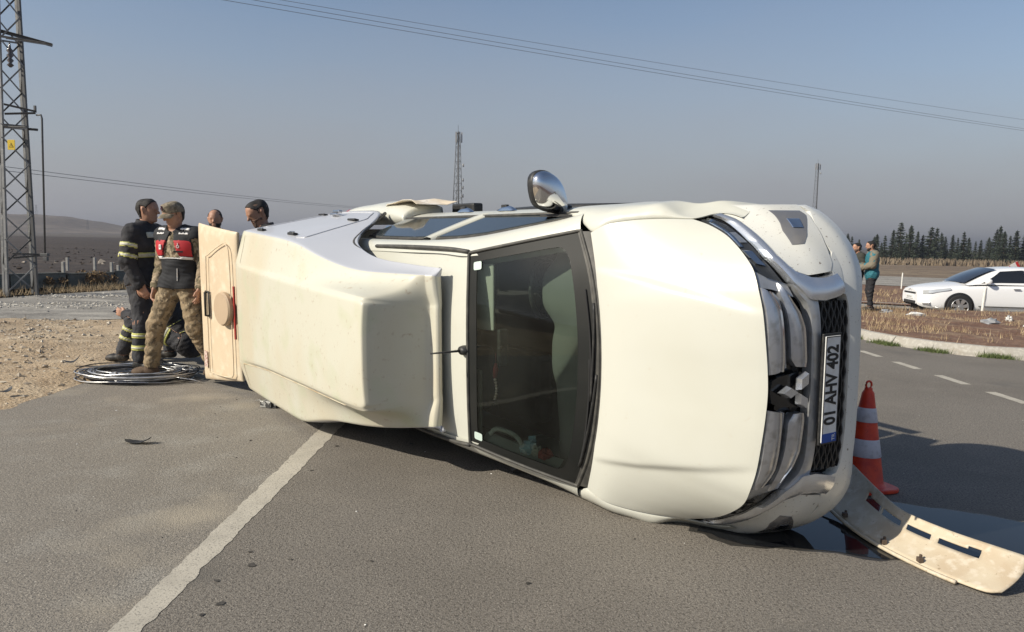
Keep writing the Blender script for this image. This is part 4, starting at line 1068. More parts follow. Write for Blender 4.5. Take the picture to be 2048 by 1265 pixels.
def surface_nets(F, org, h):
    """skin of the field F < 0 as quads"""
    nx, ny, nz = F.shape
    S = F < 0
    c = np.zeros((nx - 1, ny - 1, nz - 1), np.int8)
    for a in (0, 1):
        for b in (0, 1):
            for d in (0, 1): c += S[a:nx - 1 + a, b:ny - 1 + b, d:nz - 1 + d]
    act = (c > 0) & (c < 8)
    idx = -np.ones(act.shape, np.int64); I = np.argwhere(act); idx[tuple(I.T)] = np.arange(len(I))
    acc = np.zeros((len(I), 3)); cnt = np.zeros(len(I))
    corners = [(a, b, d) for a in (0, 1) for b in (0, 1) for d in (0, 1)]
    for p in corners:
        for ax in range(3):
            if p[ax]: continue
            q = list(p); q[ax] = 1
            f0 = F[tuple((I + p).T)]; f1 = F[tuple((I + q).T)]
            m = (f0 < 0) != (f1 < 0)
            t = np.where(m, f0 / np.where(m, f0 - f1, 1), 0)
            v = np.tile(np.array(p, float), (len(I), 1)); v[:, ax] += t
            acc[m] += v[m]; cnt[m] += 1
    V = (I + acc / cnt[:, None]) * h + org
    Q = []
    for ax in range(3):
        u, w = (ax + 1) % 3, (ax + 2) % 3
        sl0 = [slice(None)] * 3; sl1 = [slice(None)] * 3
        sl0[ax] = slice(0, -1); sl1[ax] = slice(1, None)
        A = S[tuple(sl0)]; B = S[tuple(sl1)]
        E = np.argwhere(A != B)
        E = E[(E[:, u] > 0) & (E[:, w] > 0) & (E[:, u] < F.shape[u] - 1) & (E[:, w] < F.shape[w] - 1)]
        eu = np.zeros(3, int); eu[u] = 1; ew = np.zeros(3, int); ew[w] = 1
        q = np.stack([idx[tuple((E - eu - ew).T)], idx[tuple((E - ew).T)], idx[tuple(E.T)], idx[tuple((E - eu).T)]], 1)
        fl = ~A[tuple(E.T)]
        q[fl] = q[fl][:, ::-1]
        Q.append(q)
    return V, np.vstack(Q)

class Body:
    def __init__(s): s.P = []
    def cap(s, label, a, b, ra, rb, squash=None, k=.03):
        """tapered capsule; squash = (axis, factor) thins it along an axis"""
        s.P.append((label, np.array(a, float), np.array(b, float), ra, rb, squash, k)); return s
    def dist(s, i, X):
        _, a, b, ra, rb, sq, _ = s.P[i]
        if sq is not None:
            ax = np.array(sq[0], float); ax /= np.linalg.norm(ax); f = sq[1]
            c = (a + b) / 2
            def st(p): return p + ((p - c) @ ax)[..., None] * ax * (1 / f - 1)
            X, a, b = st(X), st(a[None])[0], st(b[None])[0]
        d = b - a; L = max(d @ d, 1e-9)
        t = np.clip(((X - a) @ d) / L, 0, 1)
        r = np.linalg.norm(X - a - t[..., None] * d, axis=-1) - (ra + (rb - ra) * t)
        if sq is not None: r = r * (f if f < 1 else 1)
        return r, t
    def build(s, h):
        lo = np.min([np.minimum(p[1], p[2]) - max(p[3], p[4]) * 1.6 for p in s.P], 0) - 4 * h
        hi = np.max([np.maximum(p[1], p[2]) + max(p[3], p[4]) * 1.6 for p in s.P], 0) + 4 * h
        n = np.ceil((hi - lo) / h).astype(int) + 1
        F = np.full(n, .2, np.float64)
        for i, p in enumerate(s.P):
            m = max(p[3], p[4]) * 1.7 + .07
            a = np.maximum(np.floor((np.minimum(p[1], p[2]) - m - lo) / h).astype(int), 0); b = np.minimum(np.ceil((np.maximum(p[1], p[2]) + m - lo) / h).astype(int) + 1, n)
            g = np.stack(np.meshgrid(*[lo[q] + h * np.arange(a[q], b[q]) for q in range(3)], indexing='ij'), -1)
            d, _ = s.dist(i, g)
            sl = tuple(slice(a[q], b[q]) for q in range(3)); f = F[sl]; k = p[6]
            e = np.maximum(k - np.abs(f - d), 0) / k
            F[sl] = np.minimum(f, d) - e * e * k * .25
        V, Q = surface_nets(F, lo, h)
        D = np.stack([s.dist(i, V)[0] for i in range(len(s.P))]); Tt = np.stack([s.dist(i, V)[1] for i in range(len(s.P))])
        near = D.argmin(0)
        return V, Q, near, Tt[near, np.arange(len(V))]

def wrinkle(V, amp, seed):
    r = np.random.default_rng(seed); o = np.zeros(len(V))
    for k, f in enumerate((17, 29, 47)):
        a = r.normal(0, 1, (3, 3)); p = r.uniform(0, 6, 3)
        a[2] *= 1.6
        q = np.sin(V @ a * f + p + 1.5 * np.sin(V[:, ::-1] @ a * f * .4))
        o += q[:, 0] * q[:, 1] / (k + 1) ** .7
    return o * amp

UPV = np.array([0, 0, 1.0])
def rotz(v, a):
    c, q = math.cos(a), math.sin(a); v = np.asarray(v, float)
    return np.stack([v[..., 0] * c - v[..., 1] * q, v[..., 0] * q + v[..., 1] * c, v[..., 2]], -1)

STAND = dict(pelvis=(0, 0, .96), waist=(.0, 0, 1.10), chest=(.01, 0, 1.31), neck=(.0, 0, 1.50), head=(.035, 0, 1.64),
             shL=(0, .185, 1.425), elL=(-.03, .245, 1.14), wrL=(.05, .25, .90), shR=(0, -.185, 1.425), elR=(-.03, -.245, 1.14), wrR=(.05, -.25, .90),
             hiL=(0, .095, .93), knL=(.03, .105, .50), anL=(-.02, .11, .09), hiR=(0, -.095, .93), knR=(.03, -.105, .50), anR=(-.02, -.11, .09))

def person(loc, heading, pose, outfit, label, group=None, scale=1.0, h=.010, look=0.0, nod=0.0, hair='short', cap=None, beard=False, toes=None, seed=0, fingers=True, hand_dir=None, belly=0.0):
    """pose: joints in the person's frame (x ahead, y left, z up)"""
    J = {k: np.array(v, float) for k, v in {**STAND, **pose}.items()}
    B = Body()
    up_l, lo_l, ft = outfit['upper'], outfit['lower'], outfit['feet']
    fat = outfit.get('bulk', 0)
    spine = J['neck'] - J['pelvis']; spine /= np.linalg.norm(spine)
    side = J['shL'] - J['shR']; side /= np.linalg.norm(side); fr = np.cross(side, spine); fr /= np.linalg.norm(fr)
    hs = J['hiL'] - J['hiR']; hs /= np.linalg.norm(hs)
    # trunk
    B.cap('lower', J['pelvis'] - hs * .055, J['pelvis'] + hs * .055, .125 + fat * .4, .125 + fat * .4, (fr, .86))
    wl = 'upper'
    B.cap(wl, J['pelvis'] + spine * .06, J['waist'] + spine * .02 + fr * belly, .152 + fat, .150 + fat + belly * .5, (fr, .78))
    B.cap(wl, J['waist'], J['chest'], .150 + fat, .170 + fat, (fr, .70))
    B.cap(wl, J['chest'] + side * .06, J['chest'] - side * .06 , .150 + fat, .150 + fat, (fr, .78))
    B.cap(wl, J['shL'] - side * .02 - spine * .01, J['neck'] - spine * .03, .070 + fat * .6, .062, None, .05); B.cap(wl, J['shR'] + side * .02 - spine * .01, J['neck'] - spine * .03, .070 + fat * .6, .062, None, .05)
    if outfit.get('hem'):   # jacket skirt over the hips
        B.cap(wl, J['pelvis'] - hs * .05 - spine * .02, J['pelvis'] + hs * .05 - spine * .02, .148 + fat, .148 + fat, (fr, .86))
    # neck and head
    B.cap('neck', J['neck'] - spine * .03, J['head'] - UPV * .05 - fr * .0, .060, .054, None, .02)
    a = look; hf = rotz(fr, a); hl = rotz(side, a)
    hu = np.cross(hf, hl); hf2 = hf * math.cos(nod) - hu * math.sin(nod); hu2 = hu * math.cos(nod) + hf * math.sin(nod); hf, hu = hf2, hu2
    H = J['head']
    def hp_(f, l, u): return H + hf * f + hl * l + hu * u
    B.cap('head', hp_(-.028, 0, .030), hp_(.022, 0, .036), .088, .083, (hl, .86), .02)
    B.cap('head', hp_(.030, 0, -.030), hp_(.040, 0, -.078), .066, .046, (hl, .92), .03)
    B.cap('head', hp_(-.01, 0, -.04), hp_(.01, 0, -.05), .068, .062, (hl, .95), .03)
    B.cap('head', hp_(.096, 0, .012), hp_(.116, 0, -.020), .009, .015, None, .012)            # nose
    B.cap('head', hp_(.088, .034, .022), hp_(.094, -.034, .022), .012, .012, None, .015)      # brow
    B.cap('head', hp_(.086, .016, -.062), hp_(.086, -.016, -.062), .011, .011, None, .012)    # lips
    B.cap('head', hp_(.070, .012, -.098), hp_(.070, -.012, -.098), .019, .019, None, .02)     # chin
    for q in (1, -1): B.cap('head', hp_(-.012, .079 * q, .018), hp_(-.006, .074 * q, -.024), .017, .011, (hf, .9), .006)   # ears
    # arms and hands
    for S_, q in (('L', 1), ('R', -1)):
        sh, el, wr = J['sh' + S_], J['el' + S_], J['wr' + S_]
        B.cap('arm' + S_, sh, el, .064 + fat * .9, .052 + fat * .9, None, .04); B.cap('fore' + S_, el, wr - (wr - el) * .04, .050 + fat * .9, .040 + fat * .9, None, .03)
        d = wr - el; d /= np.linalg.norm(d)
        hd = d if hand_dir is None or S_ not in hand_dir else np.array(hand_dir[S_], float) / np.linalg.norm(hand_dir[S_])
        # palm normal points towards the thigh
        lat = np.cross(hd, side * q); lat /= np.linalg.norm(lat) + 1e-9
        if abs(hd @ side) > .8: lat = UPV - hd * (hd @ UPV); lat /= np.linalg.norm(lat)
        nrm = np.cross(lat, hd)
        B.cap('hand', wr, wr + hd * .02, .030, .032, (nrm, .8), .02)
        B.cap('hand', wr + hd * .03 + lat * .018, wr + hd * .085 + lat * .020, .028, .026, (nrm, .55), .015); B.cap('hand', wr + hd * .03 - lat * .016, wr + hd * .082 - lat * .020, .028, .025, (nrm, .55), .015)
        cs = nrm * (-1 if (nrm @ (-side * q)) < 0 else 1)
        if fingers:
            for fi, (o, ln) in enumerate(((.034, .062), (.012, .072), (-.011, .067), (-.032, .052))):
                b0 = wr + hd * .088 + lat * o; b1 = b0 + hd * ln * .55 + cs * .008 + lat * o * .08; b2 = b1 + hd * ln * .38 + cs * .026
                B.cap('hand', b0, b1, .0115, .0105, None, .006); B.cap('hand', b1, b2, .0105, .0085, None, .006)
            t0 = wr + hd * .028 + lat * .032; t1 = t0 + hd * .032 + lat * .022 + cs * .010; t2 = t1 + hd * .030 + lat * .004 + cs * .010
            B.cap('hand', t0, t1, .014, .012, None, .01); B.cap('hand', t1, t2, .012, .010, None, .006)
    # legs
    tl = outfit.get('leg_bulk', 0)
    for S_, q in (('L', 1), ('R', -1)):
        hi, kn, an = J['hi' + S_], J['kn' + S_], J['an' + S_]
        B.cap('thigh' + S_, hi, kn, .096 + tl, .066 + tl, None, .05); B.cap('shin' + S_, kn, an + (kn - an) * .12, .064 + tl, .050 + tl * 1.2, None, .04)
        td = np.array((toes or {}).get(S_, fr * np.array([1, 1, 0])), float); td /= np.linalg.norm(td)
        B.cap('foot', an + (kn - an) * .18, an - UPV * .02, .046, .048, None, .03)
        B.cap('foot', an - UPV * .045 - td * .035, an + td * .12 - UPV * .048, .042, .040, (UPV, .85), .03); B.cap('foot', an + td * .10 - UPV * .050, an + td * .165 - UPV * .056, .042, .034, (UPV, .8), .03)
    names = [p[0] for p in B.P]
    V, Q, near, tt = B.build(h)
    root = empty('person', loc, heading); root.scale = (scale,) * 3
    root['label'] = label; root['category'] = 'person'
    if group: root['group'] = group
    lab = np.array(names, dtype=object)[near]
    # head-local coordinates for hair and beard
    HL = np.stack([(V - H) @ hf, (V - H) @ hl, (V - H) @ hu], -1)
    mesh('body', V, Q, SKIN, root, smooth=True)
    nrm = np.zeros_like(V)
    fn = np.cross(V[Q[:, 2]] - V[Q[:, 0]], V[Q[:, 3]] - V[Q[:, 1]])
    for k in range(4): np.add.at(nrm, Q[:, k], fn)
    nrm /= np.linalg.norm(nrm, axis=1)[:, None] + 1e-12
    def garment(name, vm, m, off, amp=0.0, sd=0, parent=root, th=.004):
        """shell lifted off the body over the vertices in vm, with turned-in edges"""
        fm = vm[Q].all(1)
        if fm.sum() < 3: return None
        f = Q[fm]; use = np.unique(f); rem = -np.ones(len(V), int); rem[use] = np.arange(len(use))
        W = V[use] + nrm[use] * (off + (wrinkle(V[use], amp, sd) if amp else 0))[:, None] if amp else V[use] + nrm[use] * off
        f = rem[f]
        e = np.sort(np.vstack([f[:, [0, 1]], f[:, [1, 2]], f[:, [2, 3]], f[:, [3, 0]]]), 1)
        d = np.vstack([f[:, [0, 1]], f[:, [1, 2]], f[:, [2, 3]], f[:, [3, 0]]])
        key = e[:, 0] * len(use) + e[:, 1]; u, ix, ct = np.unique(key, return_index=True, return_counts=True)
        bd = d[ix[ct == 1]]; bv = np.unique(bd); br = -np.ones(len(use), int); br[bv] = len(use) + np.arange(len(bv))
        W2 = V[use][bv] - nrm[use][bv] * .004
        F2 = [(b, a, br[a], br[b]) for a, b in bd]
        return mesh(name, np.vstack([W, W2]), list(map(tuple, f)) + F2, m, parent, smooth=True)
    isin = lambda *L: np.isin(lab, L)
    c = outfit
    arms = isin('armL', 'armR', 'foreL', 'foreR')
    upper = isin('upper') | arms
    legs = isin('lower', 'thighL', 'thighR', 'shinL', 'shinR')
    g_legs = garment('trousers', legs, c['lower'], .008, .0055, seed + 1)
    if c.get('short_sleeve'): upper = isin('upper') | isin('armL', 'armR')
    g_up = garment(c.get('upper_name', 'jacket'), upper, c['upper'], .012, .0055, seed + 2)
    for q in (1, -1):
        dl = np.linalg.norm(V - J['anL'], axis=1) - np.linalg.norm(V - J['anR'], axis=1)
        garment('boot' if c.get('boots', True) else 'shoe', isin('foot') & (dl * q < 0), c['feet'], .006, .001, seed)
    hr = isin('head', 'neck') & ~((HL[:, 0] > .066) & (HL[:, 2] < .082)) & (HL[:, 2] > np.where(HL[:, 0] < -.035, -.075, np.where(HL[:, 0] < .02, .022, .022 + 1.1 * (HL[:, 0] - .02)))) & ~((np.abs(HL[:, 1]) > .074) & (HL[:, 2] < .045) & (HL[:, 0] > -.040) & (HL[:, 0] < .02))
    if hair == 'balding': hr &= ~((HL[:, 0] > .0) & (HL[:, 2] > .075))
    garment('hair', hr, HAIR, .011 if hair == 'full' else .006, .0025, seed + 5)
    fade = isin('head', 'neck') & (HL[:, 0] < .030) & (HL[:, 2] > np.where(HL[:, 0] < -.03, -.090, -.005)) & ~((np.abs(HL[:, 1]) > .073) & (HL[:, 2] < .042) & (HL[:, 0] > -.034) & (HL[:, 0] < .016))
    garment('hair_fade', fade, FADE, .0025)
    if beard: garment('beard', isin('head') & (HL[:, 2] < -.035) & (HL[:, 0] > .005) & ~((np.abs(HL[:, 1]) < .022) & (HL[:, 2] > -.072) & (HL[:, 2] < -.05)), HAIR if beard == 'full' else BEARD, .003)
    for q in (1, -1):
        e = MB().lathe([(0, -.007), (.006, -.004), (.008, 0), (.006, .004), (0, .007)], 'z', hp_(.083, .031 * q, .002), 8).build('eye', EYE, root, smooth=True)
        b = MB().tube([hp_(.098, .014 * q, .026), hp_(.096, .03 * q, .031), hp_(.086, .046 * q, .025)], .0045, 5).build('eyebrow', HAIR, root, smooth=True)
    return dict(root=root, V=V, lab=lab, tt=tt, nrm=nrm, garment=garment, isin=isin, hp=hp_, hf=hf, hl=hl, hu=hu, fr=fr, side=side, J=J, HL=HL, up=g_up, legs=g_legs)

# --- firefighter standing in profile -------------------------------------------
fire_out = dict(upper=TURNOUT, lower=TURNOUT2, feet=BOOTB, bulk=.014, leg_bulk=.016, hem=True)
def at(px_x, y): return (px_x - 1024 + 0.0213 * 0) / 1492.7 * y
P1 = person((-4.09, 8.30, .06), R_(-10), dict(head=(.05, 0, 1.645), elR=(-.02, -.25, 1.13), wrR=(.10, -.22, .89), elL=(-.02, .25, 1.14), wrL=(.08, .22, .90), knR=(.03, -.11, .50), anR=(.0, -.12, .09), knL=(.0, .09, .50), anL=(-.05, .09, .09)), fire_out,
            'firefighter in dark turnout gear with yellow reflective bands, standing in profile facing right', scale=1.065, h=.0085, seed=3, look=.12)
def bands(P, spec, seed=0):
    for nm, vm, m, off in spec:
        P['garment'](nm, vm, m, off)
def zb(P, labs, z0, z1): return P['isin'](*labs) & (P['V'][:, 2] > z0) & (P['V'][:, 2] < z1)
def tb(P, labs, t0, t1): return P['isin'](*labs) & (P['tt'] > t0) & (P['tt'] < t1)
for a0, a1 in ((.38, .555), (.74, .915)):
    for L in ('armR', 'armL'):
        P1['garment']('sleeve_band', tb(P1, (L,), a0, a1), YELL, .0185); P1['garment']('sleeve_tape', tb(P1, (L,), a0 + .035, a1 - .035), REFL, .0205)
P1['garment']('chest_band', zb(P1, ('upper',), 1.165, 1.225), YELL, .0185); P1['garment']('chest_tape', zb(P1, ('upper',), 1.175, 1.215), REFL, .0205)
P1['garment']('chest_patch', zb(P1, ('upper',), 1.36, 1.42) & (P1['V'][:, 0] > .03) & (P1['V'][:, 1] < .0) & (P1['V'][:, 1] > -.13), REFL, .0205)
P1['garment']('hem_band', zb(P1, ('upper',), .0, .0), YELL, .02)
for z0, z1 in ((.335, .395), (.205, .265)):
    L = ('shinL', 'shinR'); P1['garment']('trouser_band', zb(P1, L, z0, z1), YELL, .0155); P1['garment']('trouser_tape', zb(P1, L, z0 + .017, z1 - .017), REFL, .0175)
# stand-up collar and reflective lettering blocks across the back
cb = MB()
for t in np.linspace(0, 2 * math.pi, 28, endpoint=False): pass
cv = []
for z, r in ((1.475, .098), (1.545, .082), (1.548, .076), (1.48, .088)): cv.append([(.008 + r * math.cos(t) * .95, r * math.sin(t), z + .012 * math.cos(t) * -1) for t in np.linspace(0, 2 * math.pi, 29)])
gridobj('collar', cv, TURNOUT, P1['root'])
rg = np.random.default_rng(2)
for i in range(8):
    for j in range(2):
        MB().box((-.163 - .006 * j, -.11 + i * .031, 1.385 - j * .045), (.006, .011, .016)).build('back_letter_patch', YELL if (i + j) % 3 else REFL, P1['root'])

# --- gendarme stepping over the cable coil --------------------------------------
sold_out = dict(upper=CAMO, lower=CAMOT, feet=BOOT, bulk=.004, leg_bulk=.014, upper_name='combat_shirt')
# he faces the viewer, strides to his right
P2 = person((-3.55, 7.98, .045), R_(-104), dict(pelvis=(0, .0, .95), head=(.06, -.02, 1.635), neck=(.02, -.01, 1.49), hiR=(.0, -.10, .92), knR=(.13, -.20, .53), anR=(.10, -.30, .085), hiL=(0, .10, .92), knL=(.02, .17, .50), anL=(-.15, .26, .10), elR=(-.06, -.265, 1.14), wrR=(.02, -.285, .89), elL=(-.02, .26, 1.14), wrL=(.06, .27, .90)), sold_out,
            'man in camouflage uniform, cap and black and red vest stepping over the coiled cable', scale=1.055, h=.0085, seed=12, look=-.28, nod=.30, toes={'R': (.25, -1, 0), 'L': (1, .2, 0)})
Vv = P2['V']; ch = P2['isin']('upper')
vn = (Vv[:, 0] > 0) & (np.abs(Vv[:, 1] + .0) < (1.47 - Vv[:, 2]) * .34 + .004) & (Vv[:, 2] > 1.21)   # open neck
yoke = (ch | (P2['isin']('lower', 'thighL', 'thighR') & (Vv[:, 2] > .88))) & (Vv[:, 2] > .895) & ~vn | (P2['isin']('armL', 'armR') & (P2['tt'] < .12))
P2['garment']('vest', yoke, VESTB, .026, .003, 7)
fronty = (Vv[:, 0] > .02)
P2['garment']('vest_red_panel', ch & fronty & ~vn & (Vv[:, 2] > 1.225) & (Vv[:, 2] < 1.375) & (np.abs(Vv[:, 1]) < .19), VESTR, .031)
P2['garment']('vest_tape', ch & fronty & ~vn & (Vv[:, 2] > 1.195) & (Vv[:, 2] < 1.228), mat('white_tape', (.70, .69, .68), .5), .0325)
for z0, z1 in ((1.425, 1.445), (1.462, 1.482)): P2['garment']('shoulder_tape', (ch | P2['isin']('armL', 'armR')) & ~vn & (np.abs(Vv[:, 1]) > .075) & (np.abs(Vv[:, 1]) < .175) & (Vv[:, 2] > z0) & (Vv[:, 2] < z1) & (Vv[:, 0] > -.02), bpy.data.materials['white_tape'], .033)
def on_chest(y, z): 
    k = np.argmin(np.where(ch & (Vv[:, 0] > 0), (Vv[:, 1] - y) ** 2 + (Vv[:, 2] - z) ** 2, 9)); return Vv[k]
bd_ = on_chest(-.105, 1.305); o = MB().box((0, 0, 0), (.004, .019, .024)).build('vest_badge', bpy.data.materials['white_tape'], P2['root']); o.location = (bd_[0] + .036, bd_[1], bd_[2]); o.rotation_euler = (0, 0, R_(-25))
MB().box((.005, 0, .004), (.001, .010, .012)).build('badge_print', mat('badge_grey', (.35, .30, .30), .6), o)
bd_ = on_chest(.10, 1.325); o = MB().tube([(.0, .012 * math.cos(t), .012 * math.sin(t)) for t in np.linspace(0, 2 * math.pi, 20)], .0035, 6).tube([(0, 0, .012), (0, 0, .036)], .004, 6).build('vest_emblem', bpy.data.materials['white_tape'], P2['root']); o.location = (bd_[0] + .036, bd_[1], bd_[2] - .01); o.rotation_euler = (0, 0, R_(20))
bd_ = on_chest(.10, 1.268); o = MB().box((0, 0, 0), (.003, .045, .009)).build('name_tape', VESTB, P2['root']); o.location = (bd_[0] + .036, bd_[1], bd_[2]); o.rotation_euler = (0, 0, R_(22))
MB().tube([on_chest(.07, 1.10) + np.array([.03, 0, 0]), on_chest(.075, .98) + np.array([.032, 0, 0])], .0035, 5).build('pen_clip', bpy.data.materials['white_tape'], P2['root'])
# patrol cap
hp2 = P2['hp']
rows = []
for (u, r, fo) in ((.022, .106, .0), (.045, .107, .0), (.075, .104, .002), (.105, .093, .006), (.120, .070, .006), (.126, .04, .004), (.128, .002, 0)):
    rows.append([hp2(-.004 + fo + r * 1.02 * math.cos(t), r * .90 * math.sin(t), u + .018 * math.cos(t) * (u < .11)) for t in np.linspace(0, 2 * math.pi, 33)])
capo = gridobj('cap', rows, mat('cap_cloth', (.20, .165, .12), .9, spots=[(22, (.13, .11, .075), .5, .54), (40, (.26, .22, .16), .56, .6)], bump=(120, .4, .003)), P2['root'], sub=1)
rows = []
for s in np.linspace(0, 1, 6):
    rows.append([hp2(.098 * math.cos(t) * 1.0 + .006 + s * .070 * math.cos(t * .8) ** .7, .095 * math.sin(t) * (1 - .12 * s), .040 * math.cos(t) - .002 - s * .030) for t in np.linspace(-1.15, 1.15, 17)])
gridobj('cap_visor', rows, bpy.data.materials['cap_cloth'], capo, sub=1, solid=.005)
o = MB().tube([hp2(.112, .010 * math.cos(t), .085 + .014 * math.sin(t)) for t in np.linspace(0, 6.28, 16)], .0045, 5).tube([hp2(.110, 0, .095), hp2(.104, -.002, .118)], .006, 5).build('cap_badge', mat('cap_emblem', (.09, .03, .05), .6), capo)

# --- firefighter crouching behind, phone in his hand ------------------------------
P3 = person((-4.06, 9.02, .02), R_(172), dict(pelvis=(-.16, 0, .24), waist=(-.10, 0, .36), chest=(.02, 0, .56), neck=(.12, 0, .74), head=(.19, 0, .88), shL=(.10, .185, .68), shR=(.10, -.185, .68), elL=(.33, .20, .52), wrL=(.55, .14, .53), elR=(.30, -.24, .50), wrR=(.45, -.18, .42),
                hiL=(-.14, .10, .24), knL=(.44, .16, .47), anL=(.58, .20, .09), hiR=(-.14, -.10, .24), knR=(.24, -.22, .45), anR=(.22, -.17, .09)), fire_out,
            'firefighter crouching behind the two standing men and holding out a phone', scale=1.05, h=.009, seed=31, nod=.2, hand_dir={'L': (1, .05, .35)})
for L in ('shinL', 'shinR'):
    for a0, a1 in ((.22, .36), (.52, .66)):
        P3['garment']('trouser_band', tb(P3, (L,), a0, a1), YELL, .0155); P3['garment']('trouser_tape', tb(P3, (L,), a0 + .035, a1 - .035), REFL, .0175)
P3['garment']('jacket_band', tb(P3, ('upper',), .42, .60) & (P3['V'][:, 2] < .5), YELL, .0175); P3['garment']('jacket_tape', tb(P3, ('upper',), .46, .56) & (P3['V'][:, 2] < .5), REFL, .0195)
for a0, a1 in ((.25, .42),):
    for L in ('thighL', 'thighR'): P3['garment']('trouser_band', tb(P3, (L,), a0, a1), YELL, .0155); P3['garment']('trouser_tape', tb(P3, (L,), a0 + .04, a1 - .04), REFL, .0175)
ph = MB().box((0, 0, 0), (.072, .036, .005)).build('phone', GLOSSB, None, bevel=.003)
ph.location = (-4.755, 9.0, .605); ph.rotation_euler = (R_(12), R_(14), R_(5))
tag(ph, 'dark phone held out level in the hand of the crouching firefighter', 'phone')
MB().box((0, 0, .0056), (.066, .032, .0006)).build('phone_screen', mat('phone_glass', (.015, .017, .02), .05), ph)

# --- two men behind the pickup ---------------------------------------------------
P4 = person((-3.97, 10.0, 0), R_(-78), dict(wrL=(.12, .22, .90), wrR=(.14, -.20, .92)), dict(upper=DARKSH, lower=DARKTR, feet=BOOTB, upper_name='shirt', boots=False), 'bearded man with receding hair looking over the open rear hatch of the pickup', scale=1.075, h=.010, hair='balding', beard='full', seed=41, nod=.08, fingers=True)
P5 = person((-2.66, 8.15, 0), R_(-150), dict(head=(.10, 0, 1.635), neck=(.03, 0, 1.50), wrL=(.22, .20, .96), wrR=(.24, -.18, 1.0), elL=(.03, .26, 1.15), elR=(.03, -.26, 1.15)), dict(upper=DARKSH, lower=DARKTR, feet=BOOTB, upper_name='polo_shirt', boots=False, bulk=.01), 'heavy-set man in a black polo shirt looking down behind the canopy', scale=1.105, h=.010, seed=51, nod=.42, look=.15, beard='stubble')
cv = []
for z, r in ((1.485, .092), (1.535, .078), (1.537, .072), (1.49, .083)): cv.append([(.03 + r * math.cos(t) * .95, r * math.sin(t), z - .015 * math.cos(t)) for t in np.linspace(0, 2 * math.pi, 29)])
gridobj('shirt_collar', cv, DARKSH, P5['root'])

# --- two men by the traffic island ------------------------------------------------
zi = float(ground_z(9.2, 19.0)) + .11
P6 = person((9.12, 19.0, zi), R_(168), dict(head=(.07, 0, 1.635), elL=(.06, .25, 1.16), wrL=(.26, .12, 1.10), elR=(.06, -.25, 1.16), wrR=(.26, -.12, 1.12), anL=(.02, .10, .09), anR=(-.06, -.10, .09)), dict(upper=TEAL, lower=DARKTR, feet=BOOTB, bulk=.026, hem=True, upper_name='padded_jacket', boots=False), 'bearded man in a teal padded jacket standing on the traffic island', h=.012, seed=61, beard='full', hair='full', nod=.12, scale=1.0)
P6['garment']('sleeve', P6['isin']('armL', 'armR', 'foreL', 'foreR') & (P6['tt'] >= 0), OLIVE, .018, .005, 9)
P7 = person((8.96, 19.45, zi), R_(185), dict(head=(.06, 0, 1.635), wrL=(.2, .16, 1.05), wrR=(.2, -.16, 1.05)), dict(upper=mat('dark_olive_jacket', (.035, .035, .028), .85), lower=DARKTR, feet=BOOTB, bulk=.01, upper_name='jacket', boots=False), 'dark-haired man in a dark jacket half hidden by the pickup bumper', h=.012, seed=71, beard='stubble', hair='full', scale=.97)
# ---------------------------------------------------------------- broken bumper panel, cone, coil, shards
PANEL = mat('scuffed_cream_plastic', (.53, .455, .335), .6, spots=[(5, (.47, .38, .265), .45, .65), (22, (.58, .51, .40), .5, .65), (50, (.30, .23, .15), .66, .74)], bump=(40, .2, .003))
low = catmull([(1.90, 4.42, .06), (1.915, 4.17, .025), (1.955, 3.86, .012), (2.06, 3.53, .010), (2.185, 3.30, .012), (2.26, 3.265, .02)], 61)
midl = catmull([(2.06, 4.46, .13), (2.06, 4.17, .10), (2.08, 3.88, .085), (2.175, 3.62, .08), (2.30, 3.40, .08), (2.38, 3.315, .08)], 61)
top = catmull([(2.16, 4.56, .22), (2.135, 4.20, .19), (2.14, 3.92, .165), (2.235, 3.68, .155), (2.37, 3.47, .15), (2.455, 3.385, .14)], 61)
rows = []
nv = 15
for i in range(61):
    row = []
    for j in range(nv):
        t = j / (nv - 1)
        p = low[i] * (1 - t) * (1 - 2 * t) * 1.0 + midl[i] * 4 * t * (1 - t) + top[i] * t * (2 * t - 1)
        row.append(p)
    rows.append(row)
F = []
for i in range(60):
    for j in range(nv - 1):
        s = i / 60
        if j in (8, 9) and (.21 < s < .335 or .36 < s < .49 or .52 < s < .65 or .68 < s < .835): continue
        if j == 10 and (.21 < s < .245 or .79 < s < .835): continue
        F.append((i * nv + j, i * nv + j + 1, (i + 1) * nv + j + 1, (i + 1) * nv + j))
gp = mesh('bumper_guard', [p for r in rows for p in r], F, PANEL, None, solid=.008, sharp=40)
tag(gp, 'cream slotted bumper guard torn off and lying on the asphalt beside the cone', 'bumper guard')
lipm = MB()
for k in range(60):
    pass
lp = [low[i] + np.array([-.012, -.008, .004]) for i in range(8, 52)]
MB().tube(lp, .011, 6).build('guard_flange', PANEL, gp, smooth=True)
for s in (13, 30, 41):
    c = (np.array(rows[s][1]) + np.array([-.01, -.01, .018]))
    MB().box(c, (.012, .014, .012)).box(c + np.array([.01, .012, .012]), (.006, .006, .010)).build('mounting_clip', mat('rusty_clip', (.10, .07, .05), .6) if s == 13 else bpy.data.materials['rusty_clip'], gp, bevel=.002)

